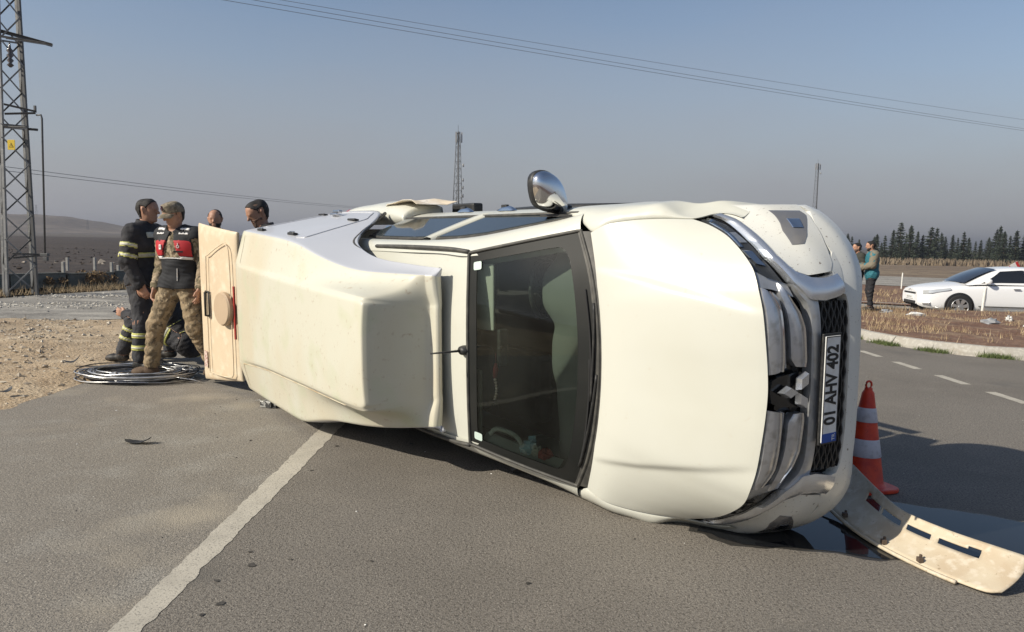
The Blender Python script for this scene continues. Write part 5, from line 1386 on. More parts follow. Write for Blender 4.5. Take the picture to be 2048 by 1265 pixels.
CONEO = mat('cone_red', (.70, .058, .020), .45, spots=[(9, (.54, .035, .02), .45, .65), (50, (.40, .03, .02), .62, .72)])
CONEW = mat('cone_sleeve', (.58, .56, .60), .4, spots=[(25, (.48, .46, .49), .5, .65)])
cone = empty('traffic_cone', (2.33, 4.80, .004)); cone.scale = (.88, .88, .88); cone.rotation_euler = (R_(-1.0), R_(1.5), .3)
tag(cone, 'red traffic cone with two white reflective bands standing beside the overturned front bumper', 'traffic cone')
def cr(z): return .152 - (z - .04) * .152 / .80 * .86
pr = [(.175, .028), (.158, .04)] + [(cr(z), z) for z in (.06, .2, .4, .6, .70)] + [(cr(.715), .715), (.028, .735), (.028, .75), (.0, .752)]
MB().lathe(pr, 'z', (0, 0, 0), 32).build('cone_body', CONEO, cone, smooth=True, sharp=40)
b = MB()
P = [(.21 * math.copysign(abs(math.cos(t)) ** .45, math.cos(t)), .21 * math.copysign(abs(math.sin(t)) ** .45, math.sin(t)), 0) for t in np.linspace(0, 2 * math.pi, 32, endpoint=False)]
b.prism(P, (0, 0, .03)).build('cone_base', CONEO, cone, bevel=.008)
for z0, z1 in ((.245, .375), (.50, .605)):
    MB().lathe([(cr(z0) + .002, z0), (cr(z0) + .004, z0 + .004), (cr(z1) + .004, z1 - .004), (cr(z1) + .002, z1)], 'z', (0, 0, 0), 32).build('reflective_band', CONEW, cone, smooth=True)
MB().tube([(.025 * math.cos(t), 0, .772 + .028 * math.sin(t)) for t in np.linspace(0, 2 * math.pi, 20)], .008, 6, False).build('cone_loop', CONEO, cone, smooth=True)

# coil of stripped overhead cable
ALU = mat('bare_aluminium_wire', (.62, .62, .62), .35, .8, spots=[(20, (.45, .45, .45), .45, .65)])
BLK = mat('black_cable_sheath', (.025, .025, .027), .55)
coil = empty('cable_coil', (-4.02, 7.95, .01))
tag(coil, 'flat coil of silver and black overhead cable lying at the road edge', 'cable coil')
rg = np.random.default_rng(17)
for k in range(34):
    a = rg.uniform(.42, .64); b = a * rg.uniform(.62, .80) * .92; ph_ = rg.uniform(0, 6.28); ox, oy = rg.normal(0, .02, 2)
    t = np.linspace(0, 2 * math.pi, 56) + ph_
    z = .012 + .0026 * k + .016 * np.sin(t * 2 + ph_ * 3) * rg.uniform(.2, 1) + .010 * np.sin(3 * t + k)
    P = np.stack([ox + a * (1 + .03 * np.sin(2 * t + k)) * np.cos(t), oy + b * (1 + .03 * np.sin(3 * t + k)) * np.sin(t), np.maximum(z, .008)], -1)
    MB().tube(P, .0062, 5, False).build('cable_loop', ALU if k % 5 not in (1, 4) else BLK, coil, smooth=True)
MB().tube([(.45, -.2, .06), (.56, -.22, .05), (.68, -.20, .03), (.76, -.22, .012)], .006, 5).build('cable_tail', ALU, coil, smooth=True)
for c in ((-.12, -.28, .085), (.04, -.33, .085)):
    MB().box(c, (.035, .018, .016)).box((c[0] + .02, c[1], c[2] + .018), (.01, .012, .01)).build('cable_clamp', ALU, coil, bevel=.004)

def shard(name, loc, rz, L, W, curl, m, label, cat, seed):
    r = np.random.default_rng(seed); rows = []
    for i in range(9):
        s = i / 8 - .5; w = W * (1 - (2 * s) ** 2) ** .5 * (1 + r.normal(0, .12)) + .004
        rows.append([(s * L, q * w + r.normal(0, .002), .004 + curl * (2 * s) ** 2 * (1.4 if s > 0 else .5) + abs(q) * .004 * curl * 20) for q in (-1, -.3, .4, 1)])
    o = gridobj(name, rows, m, None, smooth=False, solid=.004, loc=loc); o.rotation_euler = (0, 0, rz)
    return tag(o, label, cat)
shard('plastic_shard', (-2.78, 5.46, .004), R_(-4), .21, .035, .030, BLACKP, 'curled black plastic shard lying alone on the asphalt left of the white line', 'plastic shard', 1)
shard('plastic_shard', (-5.02, 8.42, .075), R_(30), .17, .05, .05, BLACKP, 'black plastic scrap lying on the sandy dirt beside the cable coil', 'plastic shard', 2)
shard('plastic_shard', (-4.72, 6.86, .06), R_(60), .12, .035, .03, BLACKP, 'small black scrap at the sandy edge by the left frame border', 'plastic shard', 3)
o = MB().box((0, 0, .03), (.06, .04, .028)).box((.07, .01, .022), (.03, .03, .02)).tube([(-.06, 0, .03), (-.12, .03, .05), (-.19, .06, .03), (-.22, .10, .004)], .004, 5).tube([(.08, 0, .03), (.13, -.03, .03), (.17, -.01, .008)], .005, 5)
o = o.build('broken_lamp', mat('broken_lamp_grey', (.42, .42, .40), .3, .4, spots=[(30, (.08, .08, .08), .5, .55)]), None, bevel=.006); o.location = (-2.22, 6.73, .004); o.rotation_euler = (0, 0, R_(-20))
tag(o, 'broken grey lamp unit with loose wires lying under the canopy edge', 'lamp unit')
o = MB().tube([(0, 0, .02), (.1, .02, .06), (.22, -.02, .05), (.3, .03, .01)], .018, 6).tube([(.08, 0, .05), (.06, .07, .1), (.0, .1, .03)], .012, 6).build('crushed_trim', BLACKP, None, smooth=True)
o.location = (.02, 4.93, .0); tag(o, 'crushed black mirror trim pinned on the asphalt under the windscreen pillar', 'trim piece')

# ---------------------------------------------------------------- lattice pole on the left with its gear
GALV = mat('galvanised_steel', (.27, .27, .265), .5, .35, spots=[(3, (.20, .20, .195), .45, .65), (14, (.34, .33, .31), .55, .7)])
GALD = mat('weathered_steel', (.10, .10, .10), .55, .3)
tower = empty('lattice_pole', (-11.93, 18.06, -.03)); tag(tower, 'steel lattice power pole with cross arms and a long switch rod', 'power pole')
tb_ = R_(40)
def tc(k, z):
    hw = .30 - .014 * z
    a = tb_ + k * math.pi / 2 + math.pi / 4 + math.pi
    return Vector((hw * 1.414 * math.cos(a), hw * 1.414 * math.sin(a), z))
def angle(A, B, w, name, m=GALV):
    A, B = Vector(A), Vector(B); d = (B - A).normalized(); r = Vector((0, 0, 1)) if abs(d.z) < .9 else Vector((1, 0, 0))
    u = d.cross(r).normalized(); v = d.cross(u)
    mb = MB()
    for (a, b, c, e) in ((0, w, -.004, .004), (-.004, .004, 0, w)):
        V = []
        for P in (A, B):
            V += [P + u * a + v * c, P + u * b + v * c, P + u * b + v * e, P + u * a + v * e]
        mb.add(V, [(0, 1, 2, 3), (7, 6, 5, 4), (0, 4, 5, 1), (1, 5, 6, 2), (2, 6, 7, 3), (3, 7, 4, 0)])
    return mb.build(name, m, tower)
for k in range(4): angle(tc(k, 0), tc(k, 11.5), .055, 'leg', GALD if k == 1 else GALV)
z = .15; i = 0
while z < 11:
    dz = .62 - .012 * z
    for k in range(4):
        a, b = (k, (k + 1) % 4) if (i + k) % 2 == 0 else ((k + 1) % 4, k)
        angle(tc(a, z), tc(b, z + dz), .030, 'brace', GALD if k in (1, 2) and i % 2 else GALV)
    z += dz; i += 1
for zz in (4.05, 6.05, 8.0):
    for k in range(4): angle(tc(k, zz), tc((k + 1) % 4, zz), .04, 'ring_member')
for (A, B, w, m) in (((-1.1, -.35, 6.45), (.95, .10, 5.98), .07, GALD), ((.05, -.2, 6.05), (.95, .10, 5.98), .05, GALV), ((-1.0, -.1, 4.05), (.55, -.35, 3.98), .05, GALV), ((-1.0, .1, 4.1), (.55, .05, 4.0), .05, GALD), ((-1.2, 0, 8.0), (1.3, .2, 8.0), .08, GALV)):
    angle(A, B, w, 'cross_arm', m)
for (A, B) in (((.0, -.3, 4.30), (.60, -.1, 4.36)), ((.0, -.3, 4.52), (.60, -.1, 4.40)), ((.60, -.1, 4.36), (.60, -.1, 4.52)), ((.0, -.25, .95), (.62, -.1, 1.02)), ((.0, -.25, 1.05), (.62, -.1, 1.04))): angle(A, B, .04, 'bracket', GALD)
MB().tube([(.62, -.1, 4.30), (.74, -.12, 4.30), (.76, -.12, 4.22), (.70, -.12, 1.02)], .022, 8).build('switch_rod', GALD, tower, smooth=True)
MB().box((.68, -.1, 1.02), (.09, .05, .035)).box((.70, -.1, .92), (.05, .04, .05)).build('switch_handle', GALD, tower, bevel=.008)
ins = mat('insulator_brown', (.06, .045, .04), .3, coat=.4)
for (x, y, z0) in ((.16, -.25, 5.35), (-.35, -.25, 5.6), (.3, .2, 7.5)):
    pr = [(.02, 0)]
    for q in range(4): pr += [(.075, .05 + q * .11), (.03, .10 + q * .11)]
    MB().lathe(pr + [(.015, .55)], 'z', (x, y, z0), 12).build('insulator', ins, tower, smooth=True)
yl = mat('sign_yellow', (.66, .46, .03), .5)
s_ = MB().box((0, 0, 0), (.085, .006, .115)).build('warning_sign', yl, tower, bevel=.003); s_.location = (.22, -.44, 3.56)
MB().prism([(-.055, -.009, -.055), (.055, -.009, -.055), (0, -.009, .05)], (0, -.001, 0)).build('warning_triangle', BLACKP, s_)
MB().prism([(-.040, -.0115, -.046), (.040, -.0115, -.046), (0, -.0115, .032)], (0, -.001, 0)).build('triangle_field', yl, s_)
MB().prism([(.004, -.0135, .015), (-.012, -.0135, -.012), (.0, -.0135, -.012), (-.006, -.0135, -.04), (.014, -.0135, -.004), (.002, -.0135, -.004)], (0, -.001, 0)).build('lightning_mark', BLACKP, s_)

# overhead wires
WIRE = mat('overhead_wire', (.16, .16, .165), .6)
def wire(A, B, sag, r, label, group):
    A, B = np.array(A, float), np.array(B, float); d = B - A
    P = []
    for t in np.linspace(-.6, 1.35, 40):
        p = A + d * t; p[2] -= sag * 4 * t * (1 - t) * (1 if 0 <= t <= 1 else .6); P.append(p)
    o = MB().tube(P, r, 5, False).build('overhead_wire', WIRE, None, smooth=True)
    return tag(o, label, 'power line', group)
g = 'overhead wires crossing the sky'
wire((-9.19, 24, 8.80), (31.98, 48, 9.11), .10, .0085, 'lowest of the three wires crossing the sky above the pickup', g)
wire((-8.46, 24.6, 9.0), (32.37, 48.6, 9.33), .10, .0085, 'middle one of the three wires crossing the sky above the pickup', g)
wire((-7.77, 25.2, 9.2), (32.72, 49.2, 9.99), .10, .0075, 'topmost of the three wires crossing the sky above the pickup', g)
g = 'distant wires behind the lattice pole'
wire((-38.48, 60, 6.32), (-38.2, 172, 8.50), .25, .022, 'upper distant wire sloping down behind the standing men', g)
wire((-38.48, 60, 6.02), (-37.9, 172, 8.20), .25, .022, 'lower distant wire sloping down behind the standing men', g)

# telecom masts
def mast(x, y, H, w0, w1, lean, label, dishes):
    m = empty('telecom_mast', (x, y, float(ground_z(x, y)))); tag(m, label, 'telecom mast', 'telecom masts on the plain')
    L = []
    for k in range(3):
        a = k * 2.094 + .5
        f = lambda z, a=a: Vector(((w0 + (w1 - w0) * z / H) * math.cos(a), (w0 + (w1 - w0) * z / H) * math.sin(a), z))
        L.append(f); MB().tube([f(0), f(H)], .055, 5).build('mast_leg', GALD, m, smooth=True)
    b = MB(); n = int(H / 1.1)
    for i in range(n):
        for k in range(3):
            b.tube([L[k](H * i / n), L[(k + 1) % 3](H * (i + 1) / n)], .022, 4); b.tube([L[k](H * i / n), L[(k + 1) % 3](H * i / n)], .020, 4)
    o = b.build('lattice', GALD, m); o['kind'] = 'stuff'
    MB().tube([(.25, -.2, 0), (.12, -.1, H)], .10, 6).build('cable_run', GALD, m)
    for k in range(3):
        a = k * 2.094
        MB().box(((w1 + .25) * math.cos(a), (w1 + .25) * math.sin(a), H - .9), (.10, .10, .8)).build('panel_antenna', mat('antenna_grey', (.30, .30, .30), .6) if 'antenna_grey' not in bpy.data.materials else bpy.data.materials['antenna_grey'], m)
    MB().tube([(0, 0, H), (0, 0, H + 1.0)], .03, 5).build('lightning_rod', GALD, m)
    for z in dishes:
        MB().lathe([(.0, -.10), (.18, -.06), (.27, .02), (.28, .16), (0, .18)], 'x', (w0 * .5 + .25, -.15, z), 12).build('dish', bpy.data.materials['antenna_grey'], m, smooth=True)
    return m
mast(-9.1, 120, 18.4, 1.15, .32, 0, 'lattice telecom mast with round dishes rising behind the cab roof', (13.2, 10.9, 9.7, 8.4, 5.2))
mast(79.8, 200, 24.6, .9, .40, 0, 'slim telecom mast rising behind the front bumper above the tree row', (22,))
# faint pylons on the horizon
def pylon(x, y, z, H, label):
    m = empty('distant_pylon', (x, y, z)); tag(m, label, 'pylon', 'faint pylons on the horizon')
    b = MB()
    for q in (1, -1): b.tube([(q * H * .10, 0, 0), (q * H * .02, 0, H)], H * .012, 4)
    for k in range(5): b.tube([(H * .09 * (1 - k / 6), 0, H * k / 6), (-H * .09 * (1 - (k + 1) / 6), 0, H * (k + 1) / 6)], H * .008, 4)
    for zz in (.72, .9): b.tube([(-H * .13, 0, H * zz), (H * .13, 0, H * zz)], H * .012, 4)
    o = b.build('pylon_frame', GALD, m)
pylon(-432, 680, 15.5, 9, 'faint pylon standing on top of the bare hill')
pylon(-352, 620, 0, 11, 'faint pylon standing right of the bare hill')
pylon(-330, 720, 0, 11, 'faint small pylon on the horizon beside the standing firefighter')

# ---------------------------------------------------------------- low wall, fence posts, shrubs on the left
WALLM = mat('low_wall_panel', (.165, .170, .148), .9, spots=[(1.6, (.12, .125, .105), .45, .65), (7, (.21, .195, .16), .5, .68)], bump=(20, .5, .02), world_space=True)
POSTM = mat('concrete_post', (.36, .35, .32), .85, spots=[(6, (.28, .27, .25), .45, .65)])
wallp = resample([(-30, 13.8), (-16.6, 17.2), (-14.6, 18.4), (-13.0, 20.2), (-11.6, 23.2), (-10.2, 28)], 40)
wall = empty('boundary_wall', (-14.0, 19.0, 0)); tag(wall, 'low grey panel wall with posts running along the side road', 'wall')
acc = np.r_[0, np.cumsum(np.linalg.norm(np.diff(wallp, axis=0), axis=1))]
n = int(acc[-1] / 1.5)
for k in range(n):
    A = [np.interp(k * 1.5 + .05, acc, wallp[:, q]) for q in (0, 1)]; Bq = [np.interp(k * 1.5 + 1.45, acc, wallp[:, q]) for q in (0, 1)]
    c = (np.array(A) + Bq) / 2; a = math.atan2(Bq[1] - A[1], Bq[0] - A[0])
    p = MB().box((0, 0, .16), (.70, .04, .20)).box((0, 0, .375), (.71, .055, .018)).build('wall_panel', WALLM, wall, bevel=.008)
    p.location = (c[0] + 14, c[1] - 19, random.uniform(-.02, .02)); p.rotation_euler = (0, 0, a)
    if k % 1 == 0:
        p = MB().box((0, 0, .33), (.035, .035, .34)).build('wall_post', POSTM, wall, bevel=.006)
        p.location = (A[0] + 14 - .1, A[1] - 19 - .06, random.uniform(-.03, .03))
fg = 'white concrete posts in the field'
post = None
for i, (x, y, hh, lb) in enumerate([(-17.9, 30, .86, 'tall white post in the ploughed field nearest the switch rod'), (-16.8, 30, .88, 'tall white post in the ploughed field second from the switch rod'), (-15.6, 29.5, .62, 'white post in the field just left of the standing firefighter'), (-20.6, 29, .86, 'white post in the field seen through the lattice pole'), (-22.4, 28.4, .86, 'white post in the field left of the lattice pole')]):
    o = MB().box((0, 0, hh / 2 - .2), (.045, .045, hh / 2 + .2)).build('field_post', POSTM, None, bevel=.008); o.location = (x, y, -.36); tag(o, lb, 'post', fg)

def leaf_cloud(n, spread, size, seed, shape=None, droop=0.0):
    r = np.random.default_rng(seed); V = []; F = []
    for i in range(n):
        p = r.normal(0, 1, 3); p /= np.linalg.norm(p); p *= r.random() ** .4
        c = p * np.array(spread)
        if shape: c = shape(c, r)
        a = r.normal(0, 1, 3); a /= np.linalg.norm(a); b = np.cross(a, r.normal(0, 1, 3)); b /= np.linalg.norm(b)
        s = size * r.uniform(.5, 1.4); k = len(V)
        V += [c - a * s, c + b * s * .45, c + a * s, c - b * s * .45]; F.append((k, k + 1, k + 2, k + 3))
    return V, F
SHRUB = mat('dry_shrub_leaf', (.19, .12, .06), .9, spots=[(3, (.26, .18, .09), .45, .6), (8, (.12, .08, .045), .5, .65)], world_space=True)
TWIG = mat('twig', (.13, .09, .06), .9)
def shrub(x, y, s, label, cat, seed, m=SHRUB, group='dry shrubs along the low wall', name='dry_shrub'):
    t = empty(name, (x, y, float(ground_z(x, y)))); tag(t, label, cat, group)
    r = np.random.default_rng(seed); V = []; F = []
    for q in range(6):
        cx, cy, cz = r.normal(0, .5 * s), r.normal(0, .35 * s), abs(r.normal(.35, .15)) * s
        v, f = leaf_cloud(120, (.30 * s, .30 * s, .25 * s), .055 * s + .012, seed * 9 + q)
        k = len(V); V += [np.array(p) + (cx, cy, cz) for p in v]; F += [tuple(i + k for i in g_) for g_ in f]
    o = mesh('foliage', V, F, m, t, smooth=False)
    b = MB()
    for q in range(9):
        a = r.uniform(0, 6.28); b.tube([(0, 0, -.02), (.2 * s * math.cos(a), .2 * s * math.sin(a), .3 * s), (.5 * s * math.cos(a), .5 * s * math.sin(a), r.uniform(.4, .8) * s)], [.012 * s, .009 * s, .003 * s], 4)
    b.build('stems', TWIG, t)
for i, (x, y, s, lb) in enumerate([(-12.2, 21.6, .62, 'dry brown shrub at the low wall just left of the standing firefighter'), (-12.9, 20.6, .42, 'low dry shrub spilling over the wall panels'), (-11.5, 23.2, .70, 'taller dry shrub behind the standing firefighter'), (-13.8, 18.8, .30, 'small dry shrub at the foot of the lattice pole'), (-14.6, 18.0, .34, 'dry weeds behind the left leg of the lattice pole'), (-15.6, 17.4, .30, 'dry weeds at the left frame border by the wall')]): shrub(x, y, s, lb, 'shrub', 100 + i)
# a spiky green tree top behind the canopy
PALM = mat('spiky_green_leaf', (.050, .068, .030), .8, spots=[(2, (.075, .09, .04), .45, .6)], world_space=True)
pt = empty('spiky_tree', (-16.9, 60, 0)); tag(pt, 'spiky green tree top showing behind the canopy beside the man in black', 'tree')
MB().tube([(0, 0, 0), (0, 0, 1.9)], [.22, .16], 8).build('trunk', TWIG, pt, smooth=True)
r = np.random.default_rng(77); V = []; F = []
for i in range(420):
    ox = r.choice([-1.0, -.3, .5, 1.2]); a = r.uniform(0, 6.28); e = r.uniform(.2, 1.45); d = np.array([math.cos(a) * math.cos(e), math.sin(a) * math.cos(e), math.sin(e)]); L0 = r.uniform(.7, 1.45) * (1 - .12 * abs(ox))
    b = np.array([ox, r.normal(0, .3), 1.85 - .15 * abs(ox)]); w = np.cross(d, [0, 0, 1]); w /= np.linalg.norm(w); k = len(V)
    V += [b, b + d * L0 * .5 + w * .035, b + d * L0 - np.array([0, 0, .10 * L0]), b + d * L0 * .5 - w * .035]; F.append((k, k + 1, k + 2, k + 3))
mesh('fronds', V, F, PALM, pt, smooth=False)

# ---------------------------------------------------------------- tree row on the right
NEEDLE = mat('conifer_foliage', (.030, .042, .026), .85, spots=[(.6, (.048, .060, .035), .45, .6), (2.5, (.020, .028, .018), .5, .65)], world_space=True)
BARK = mat('conifer_bark', (.075, .055, .042), .9)
def conifer_proto(seed, H):
    r = np.random.default_rng(seed); V = []; F = []
    base = H * r.uniform(.05, .12); W = H * r.uniform(.17, .24); n = int(r.uniform(19, 25)); lean = r.normal(0, .02, 2); pw = r.uniform(.8, 1.15)
    for i in range(n):
        t = (i + r.uniform(-.3, .3)) / n; t = min(max(t, 0), .985); z = base + (H - base) * t
        rad = W * (1 - t) ** pw * r.uniform(.62, 1.12) + .06
        nb = int(10 - 5 * t)
        a0 = r.uniform(0, 6.28)
        for b in range(nb):
            a = a0 + b * 6.28 / nb + r.normal(0, .25); rr = rad * r.uniform(.55, 1.15); up_ = r.uniform(-.05, .42)
            for q in range(11):
                f = (q + .5) / 11; c = np.array([math.cos(a) * rr * f + lean[0] * z, math.sin(a) * rr * f + lean[1] * z, z + up_ * rr * f - .16 * rr * f * f + r.normal(0, .05)]) + r.normal(0, .055, 3)
                d = np.array([math.cos(a), math.sin(a), r.normal(.25, .4)]) + r.normal(0, .35, 3); d /= np.linalg.norm(d); w = np.cross(d, r.normal(0, 1, 3)); w /= np.linalg.norm(w); s = r.uniform(.13, .32) * (1.15 - .5 * t); k = len(V)
                V += [c - d * s * .4, c + w * s * .34, c + d * s, c - w * s * .34]; F.append((k, k + 1, k + 2, k + 3))
    for q in range(16):
        c = np.array([lean[0] * H, lean[1] * H, H * r.uniform(.93, 1.0)]); d = np.array([r.normal(0, .4), r.normal(0, .4), 1]); d /= np.linalg.norm(d); w = np.cross(d, r.normal(0, 1, 3)); w /= np.linalg.norm(w); k = len(V)
        V += [c - d * .15, c + w * .05, c + d * .22, c - w * .05]; F.append((k, k + 1, k + 2, k + 3))
    t = empty('conifer_tree', (0, 0, 0))
    mesh('trunk', *(lambda m: (m.V, m.F))(MB().tube([(0, 0, -.3), (lean[0] * H * .5, lean[1] * H * .5, H * .5), (lean[0] * H, lean[1] * H, H * .96)], [.16, .10, .02], 6)), BARK, t)
    mesh('crown', V, F, NEEDLE, t, smooth=False)
    return t
protos = [conifer_proto(200 + i, 6.6) for i in range(7)]
PXT = [(1697, 33), (1712, 30), (1738, 33), (1745, 38), (1762, 37), (1777, 46), (1790, 58), (1803, 40), (1812, 54), (1826, 44), (1838, 38), (1850, 52), (1863, 50), (1878, 42), (1884, 36), (1897, 40), (1908, 36), (1920, 46), (1930, 36), (1942, 30), (1952, 33), (1966, 36), (1978, 50), (1990, 56), (2000, 48), (2012, 40), (2022, 50), (2036, 46), (2050, 44), (1687, 38), (1756, 24), (1797, 30), (1858, 26), (1915, 28), (1972, 30), (2030, 26)]
used = set()
rg = np.random.default_rng(5)
LIK = ['slim dark conifer', 'pointed dark conifer', 'broad dark conifer', 'ragged dark conifer', 'leaning dark conifer', 'dense dark conifer', 'feathery dark conifer']
TREES = []
for i, (px, hpx) in enumerate(PXT):
    y = 140 + rg.uniform(-9, 9); x = (px - 1024) / 1492.7 * y; k = int(rg.integers(0, 7))
    if k in used: t = copy_tree(protos[k])
    else: t = protos[k]; used.add(k)
    t.location = (x, y, float(ground_z(x, y)) - .1); t.rotation_euler = (R_(rg.normal(0, 1.5)), R_(rg.normal(0, 1.5)), rg.uniform(0, 6.28))
    H = (hpx * 1.2 + 10) / 1492.7 * y; s = H / 6.6; t.scale = (s * rg.uniform(.95, 1.5), s * rg.uniform(.95, 1.5), s)
    TREES.append((x / y, t, hpx, k))
for k, p in enumerate(protos):
    if k not in used:
        for c in list(p.children): bpy.data.objects.remove(c)
        bpy.data.objects.remove(p)
def nth(n): return {1: 'first', 2: 'second', 3: 'third'}.get(n, '%dth' % n) if n < 4 else ['fourth', 'fifth', 'sixth', 'seventh', 'eighth', 'ninth', 'tenth', 'eleventh', 'twelfth', 'thirteenth', 'fourteenth', 'fifteenth', 'sixteenth', 'seventeenth', 'eighteenth', 'nineteenth', 'twentieth'][n - 4]
TREES.sort(key=lambda q: q[0])
vis = TREES
for j, (s, t, hpx, k) in enumerate(TREES):
    if (s, t, hpx, k) in vis:
        n = vis.index((s, t, hpx, k)) + 1; m_ = len(vis) - n + 1
        size = 'tall' if hpx >= 48 else 'short' if hpx < 37 else 'medium height'
        lb = '%s dark conifer, %s from the pickup end of the tree row' % (size, nth(n)) if n <= m_ else '%s dark conifer, %s from the right frame edge in the tree row' % (size, nth(m_))
    else:
        lb = ('dark conifer of the tree row mostly hidden behind the pickup front' if s * 1492.7 + 1024 < 1690 else 'dark conifer of the tree row just past the right frame edge')
    tag(t, lb, 'tree', 'conifers in the row beyond the fields')
# dry undergrowth below the trees
V = []; F = []
r = np.random.default_rng(9)
for i in range(5200):
    y = r.uniform(112, 146); x = y * r.uniform(.36, .78); z = float(ground_z(x, y)); h_ = r.uniform(.3, 1.15); a = r.uniform(0, 6.28); w = r.uniform(.10, .35); k = len(V)
    V += [(x - w * math.cos(a), y - w * math.sin(a), z - .1), (x + w * math.cos(a), y + w * math.sin(a), z - .1), (x + r.normal(0, .2), y + r.normal(0, .2), z + h_)]; F.append((k, k + 1, k + 2))
o = mesh('dry_undergrowth', V, F, mat('dry_undergrowth', (.17, .13, .09), .95, spots=[(.5, (.22, .175, .12), .45, .6), (3, (.11, .085, .06), .5, .65)], world_space=True), None, smooth=False); o['kind'] = 'stuff'

# ---------------------------------------------------------------- grass, weeds, litter on the island
def tufts(name, pts, m, hmin, hmax, w, zf, blades=9, spread=.07, seed=0):
    r = np.random.default_rng(seed); V = []; F = []
    for x, y in pts:
        z = zf(x, y); s = r.uniform(.6, 1.3)
        for b in range(blades):
            bx, by = x + r.normal(0, spread * s), y + r.normal(0, spread * s); h_ = r.uniform(hmin, hmax) * s; lx, ly = r.normal(0, .45 * h_, 2); a = r.uniform(0, 3.14); k = len(V)
            V += [(bx - w * math.cos(a), by - w * math.sin(a), z - .02), (bx + w * math.cos(a), by + w * math.sin(a), z - .02), (bx + lx, by + ly, z + h_)]; F.append((k, k + 1, k + 2))
    o = mesh(name, V, F, m, None, smooth=False); o['kind'] = 'stuff'; return o
STRAW = mat('straw', (.36, .27, .16), .9, spots=[(1.5, (.27, .19, .11), .42, .6), (6, (.45, .36, .23), .5, .65)], world_space=True)
GREENW = mat('green_weeds', (.085, .115, .035), .85, spots=[(2, (.12, .14, .05), .45, .6)], world_space=True)
isl = bpy.data.objects['traffic_island']
from mathutils.bvhtree import BVHTree as _B
ib = _B.FromObject(isl, bpy.context.evaluated_depsgraph_get())
def iz(x, y):
    q = ib.ray_cast(Vector((x, y, 5)), Vector((0, 0, -1))); return q[0].z if q[0] else float(ground_z(x, y)) + .1
pts = []
while len(pts) < 620:
    x = random.uniform(6.4, 16); y = random.uniform(10.8, 22)
    q = ib.ray_cast(Vector((x, y, 5)), Vector((0, 0, -1)))
    if not q[0]: continue
    f = .5 + .5 * math.sin(x * 1.1 + y * .7) * math.sin(y * 1.4 - x * .3)
    if random.random() > .04 + .9 * f * f * (y > 12.6): continue
    pts.append((x, y))
tufts('dry_grass', pts, STRAW, .04, .15, .006, iz, 11, .11, 3)
kp = [(kc[i, 0], kc[i, 1]) for i in range(len(kc)) if 6.0 < kc[i, 0] < 9.5 and math.sin(i * .21) > .15]
tufts('kerb_weeds', [(x - .05 + random.gauss(0, .03), y - .06 + random.gauss(0, .03)) for x, y in kp for _ in range(3)], GREENW, .03, .085, .007, lambda x, y: 0.0, 14, .045, 4)
pts = [(random.uniform(-14.5, -10.6), 0) for _ in range(260)]
pts = [(x, np.interp(x, [-14.5, -12, -11.7, -10.7], [13.6, 17.0, 18.4, 20.6]) + abs(random.gauss(.25, .5))) for x, _ in pts]
tufts('verge_grass', pts, STRAW, .08, .24, .007, lambda x, y: 0.0, 12, .12, 5)
pts = [(random.uniform(-9.5, -4.8), random.uniform(6.5, 13)) for _ in range(60)]
tufts('shoulder_grass', pts, STRAW, .03, .08, .004, lambda x, y: float(shoulder_z(x, y)), 8, .05, 6)
pts = [(random.uniform(11, 30), random.uniform(27, 36)) for _ in range(500)]
tufts('field_grass', pts, STRAW, .06, .2, .012, lambda x, y: float(ground_z(x, y)), 8, .15, 7)
# clods in the ploughed field
pts = [(random.uniform(-75, -13), random.uniform(27, 70)) for _ in range(1300)]
pts = [(x, y) for x, y in pts if x < -.55 * y + 5 - 0 and -x / y < 1.05]
stones('soil_clods', pts, DARKF, .03, .13, lambda x, y: 0.0, .5)
PALE = mat('pale_clod', (.36, .31, .25), .9)
pts = [(random.uniform(-34, -14), random.gauss(37, 1.2)) for _ in range(24)]
stones('pale_clods', pts, PALE, .06, .30, lambda x, y: .02, .5)

BAGW = mat('white_bag', (.62, .62, .60), .5); BAGG = mat('grey_bag', (.30, .31, .32), .5)
for i, (px_, py_, s, m, lb) in enumerate([(8.9, 16.4, (.22, .12, .07), BAGW, 'crumpled white plastic bag in the dry grass behind the kerb'), (9.05, 18.0, (.16, .10, .06), BAGG, 'grey crumpled bag lying farther back on the traffic island'), (9.6, 14.9, (.17, .10, .07), BAGG, 'grey plastic bag lying on red soil near the right frame edge'), (11.1, 16.6, (.07, .07, .08), BAGW, 'pale scrap of litter standing in the grass in front of the white car'), (10.2, 14.7, (.06, .05, .04), BAGW, 'tiny white scrap of litter beside the grey plastic bag'), (9.4, 16.2, (.05, .04, .03), BAGW, 'tiny white scrap of litter beside the white plastic bag')]):
    crumple('litter', (px_, py_, iz(px_, py_) + s[2] * .4), s, m, lb, 'litter', 300 + i)

# marker posts and the red and white board
WPOST = mat('white_post_paint', (.66, .65, .60), .6, spots=[(8, (.55, .53, .48), .5, .7)])
def marker(x, y, hh, lean, label):
    o = MB().lathe([(.034, -.05), (.034, hh - .03), (.026, hh), (0, hh + .004)], 'z', (0, 0, 0), 14).build('marker_post', WPOST, None, smooth=True, sharp=40)
    o.location = (x, y, float(ground_z(x, y)) + .05); o.rotation_euler = (0, lean, 0); tag(o, label, 'marker post', 'white marker posts beside the roads')
marker(12.66, 20.05, .70, R_(3.2), 'white marker post standing in front of the white car')
marker(19.9, 38.2, .78, R_(1), 'white marker post standing beyond the car on the far kerb')
sg = empty('chevron_board', (24.05, 36, float(ground_z(24, 36)))); tag(sg, 'tilted red and white board on a post behind the white car roof', 'road sign')
MB().tube([(0, 0, 0), (0, 0, 1.1)], .03, 8).build('sign_post', GALV, sg)
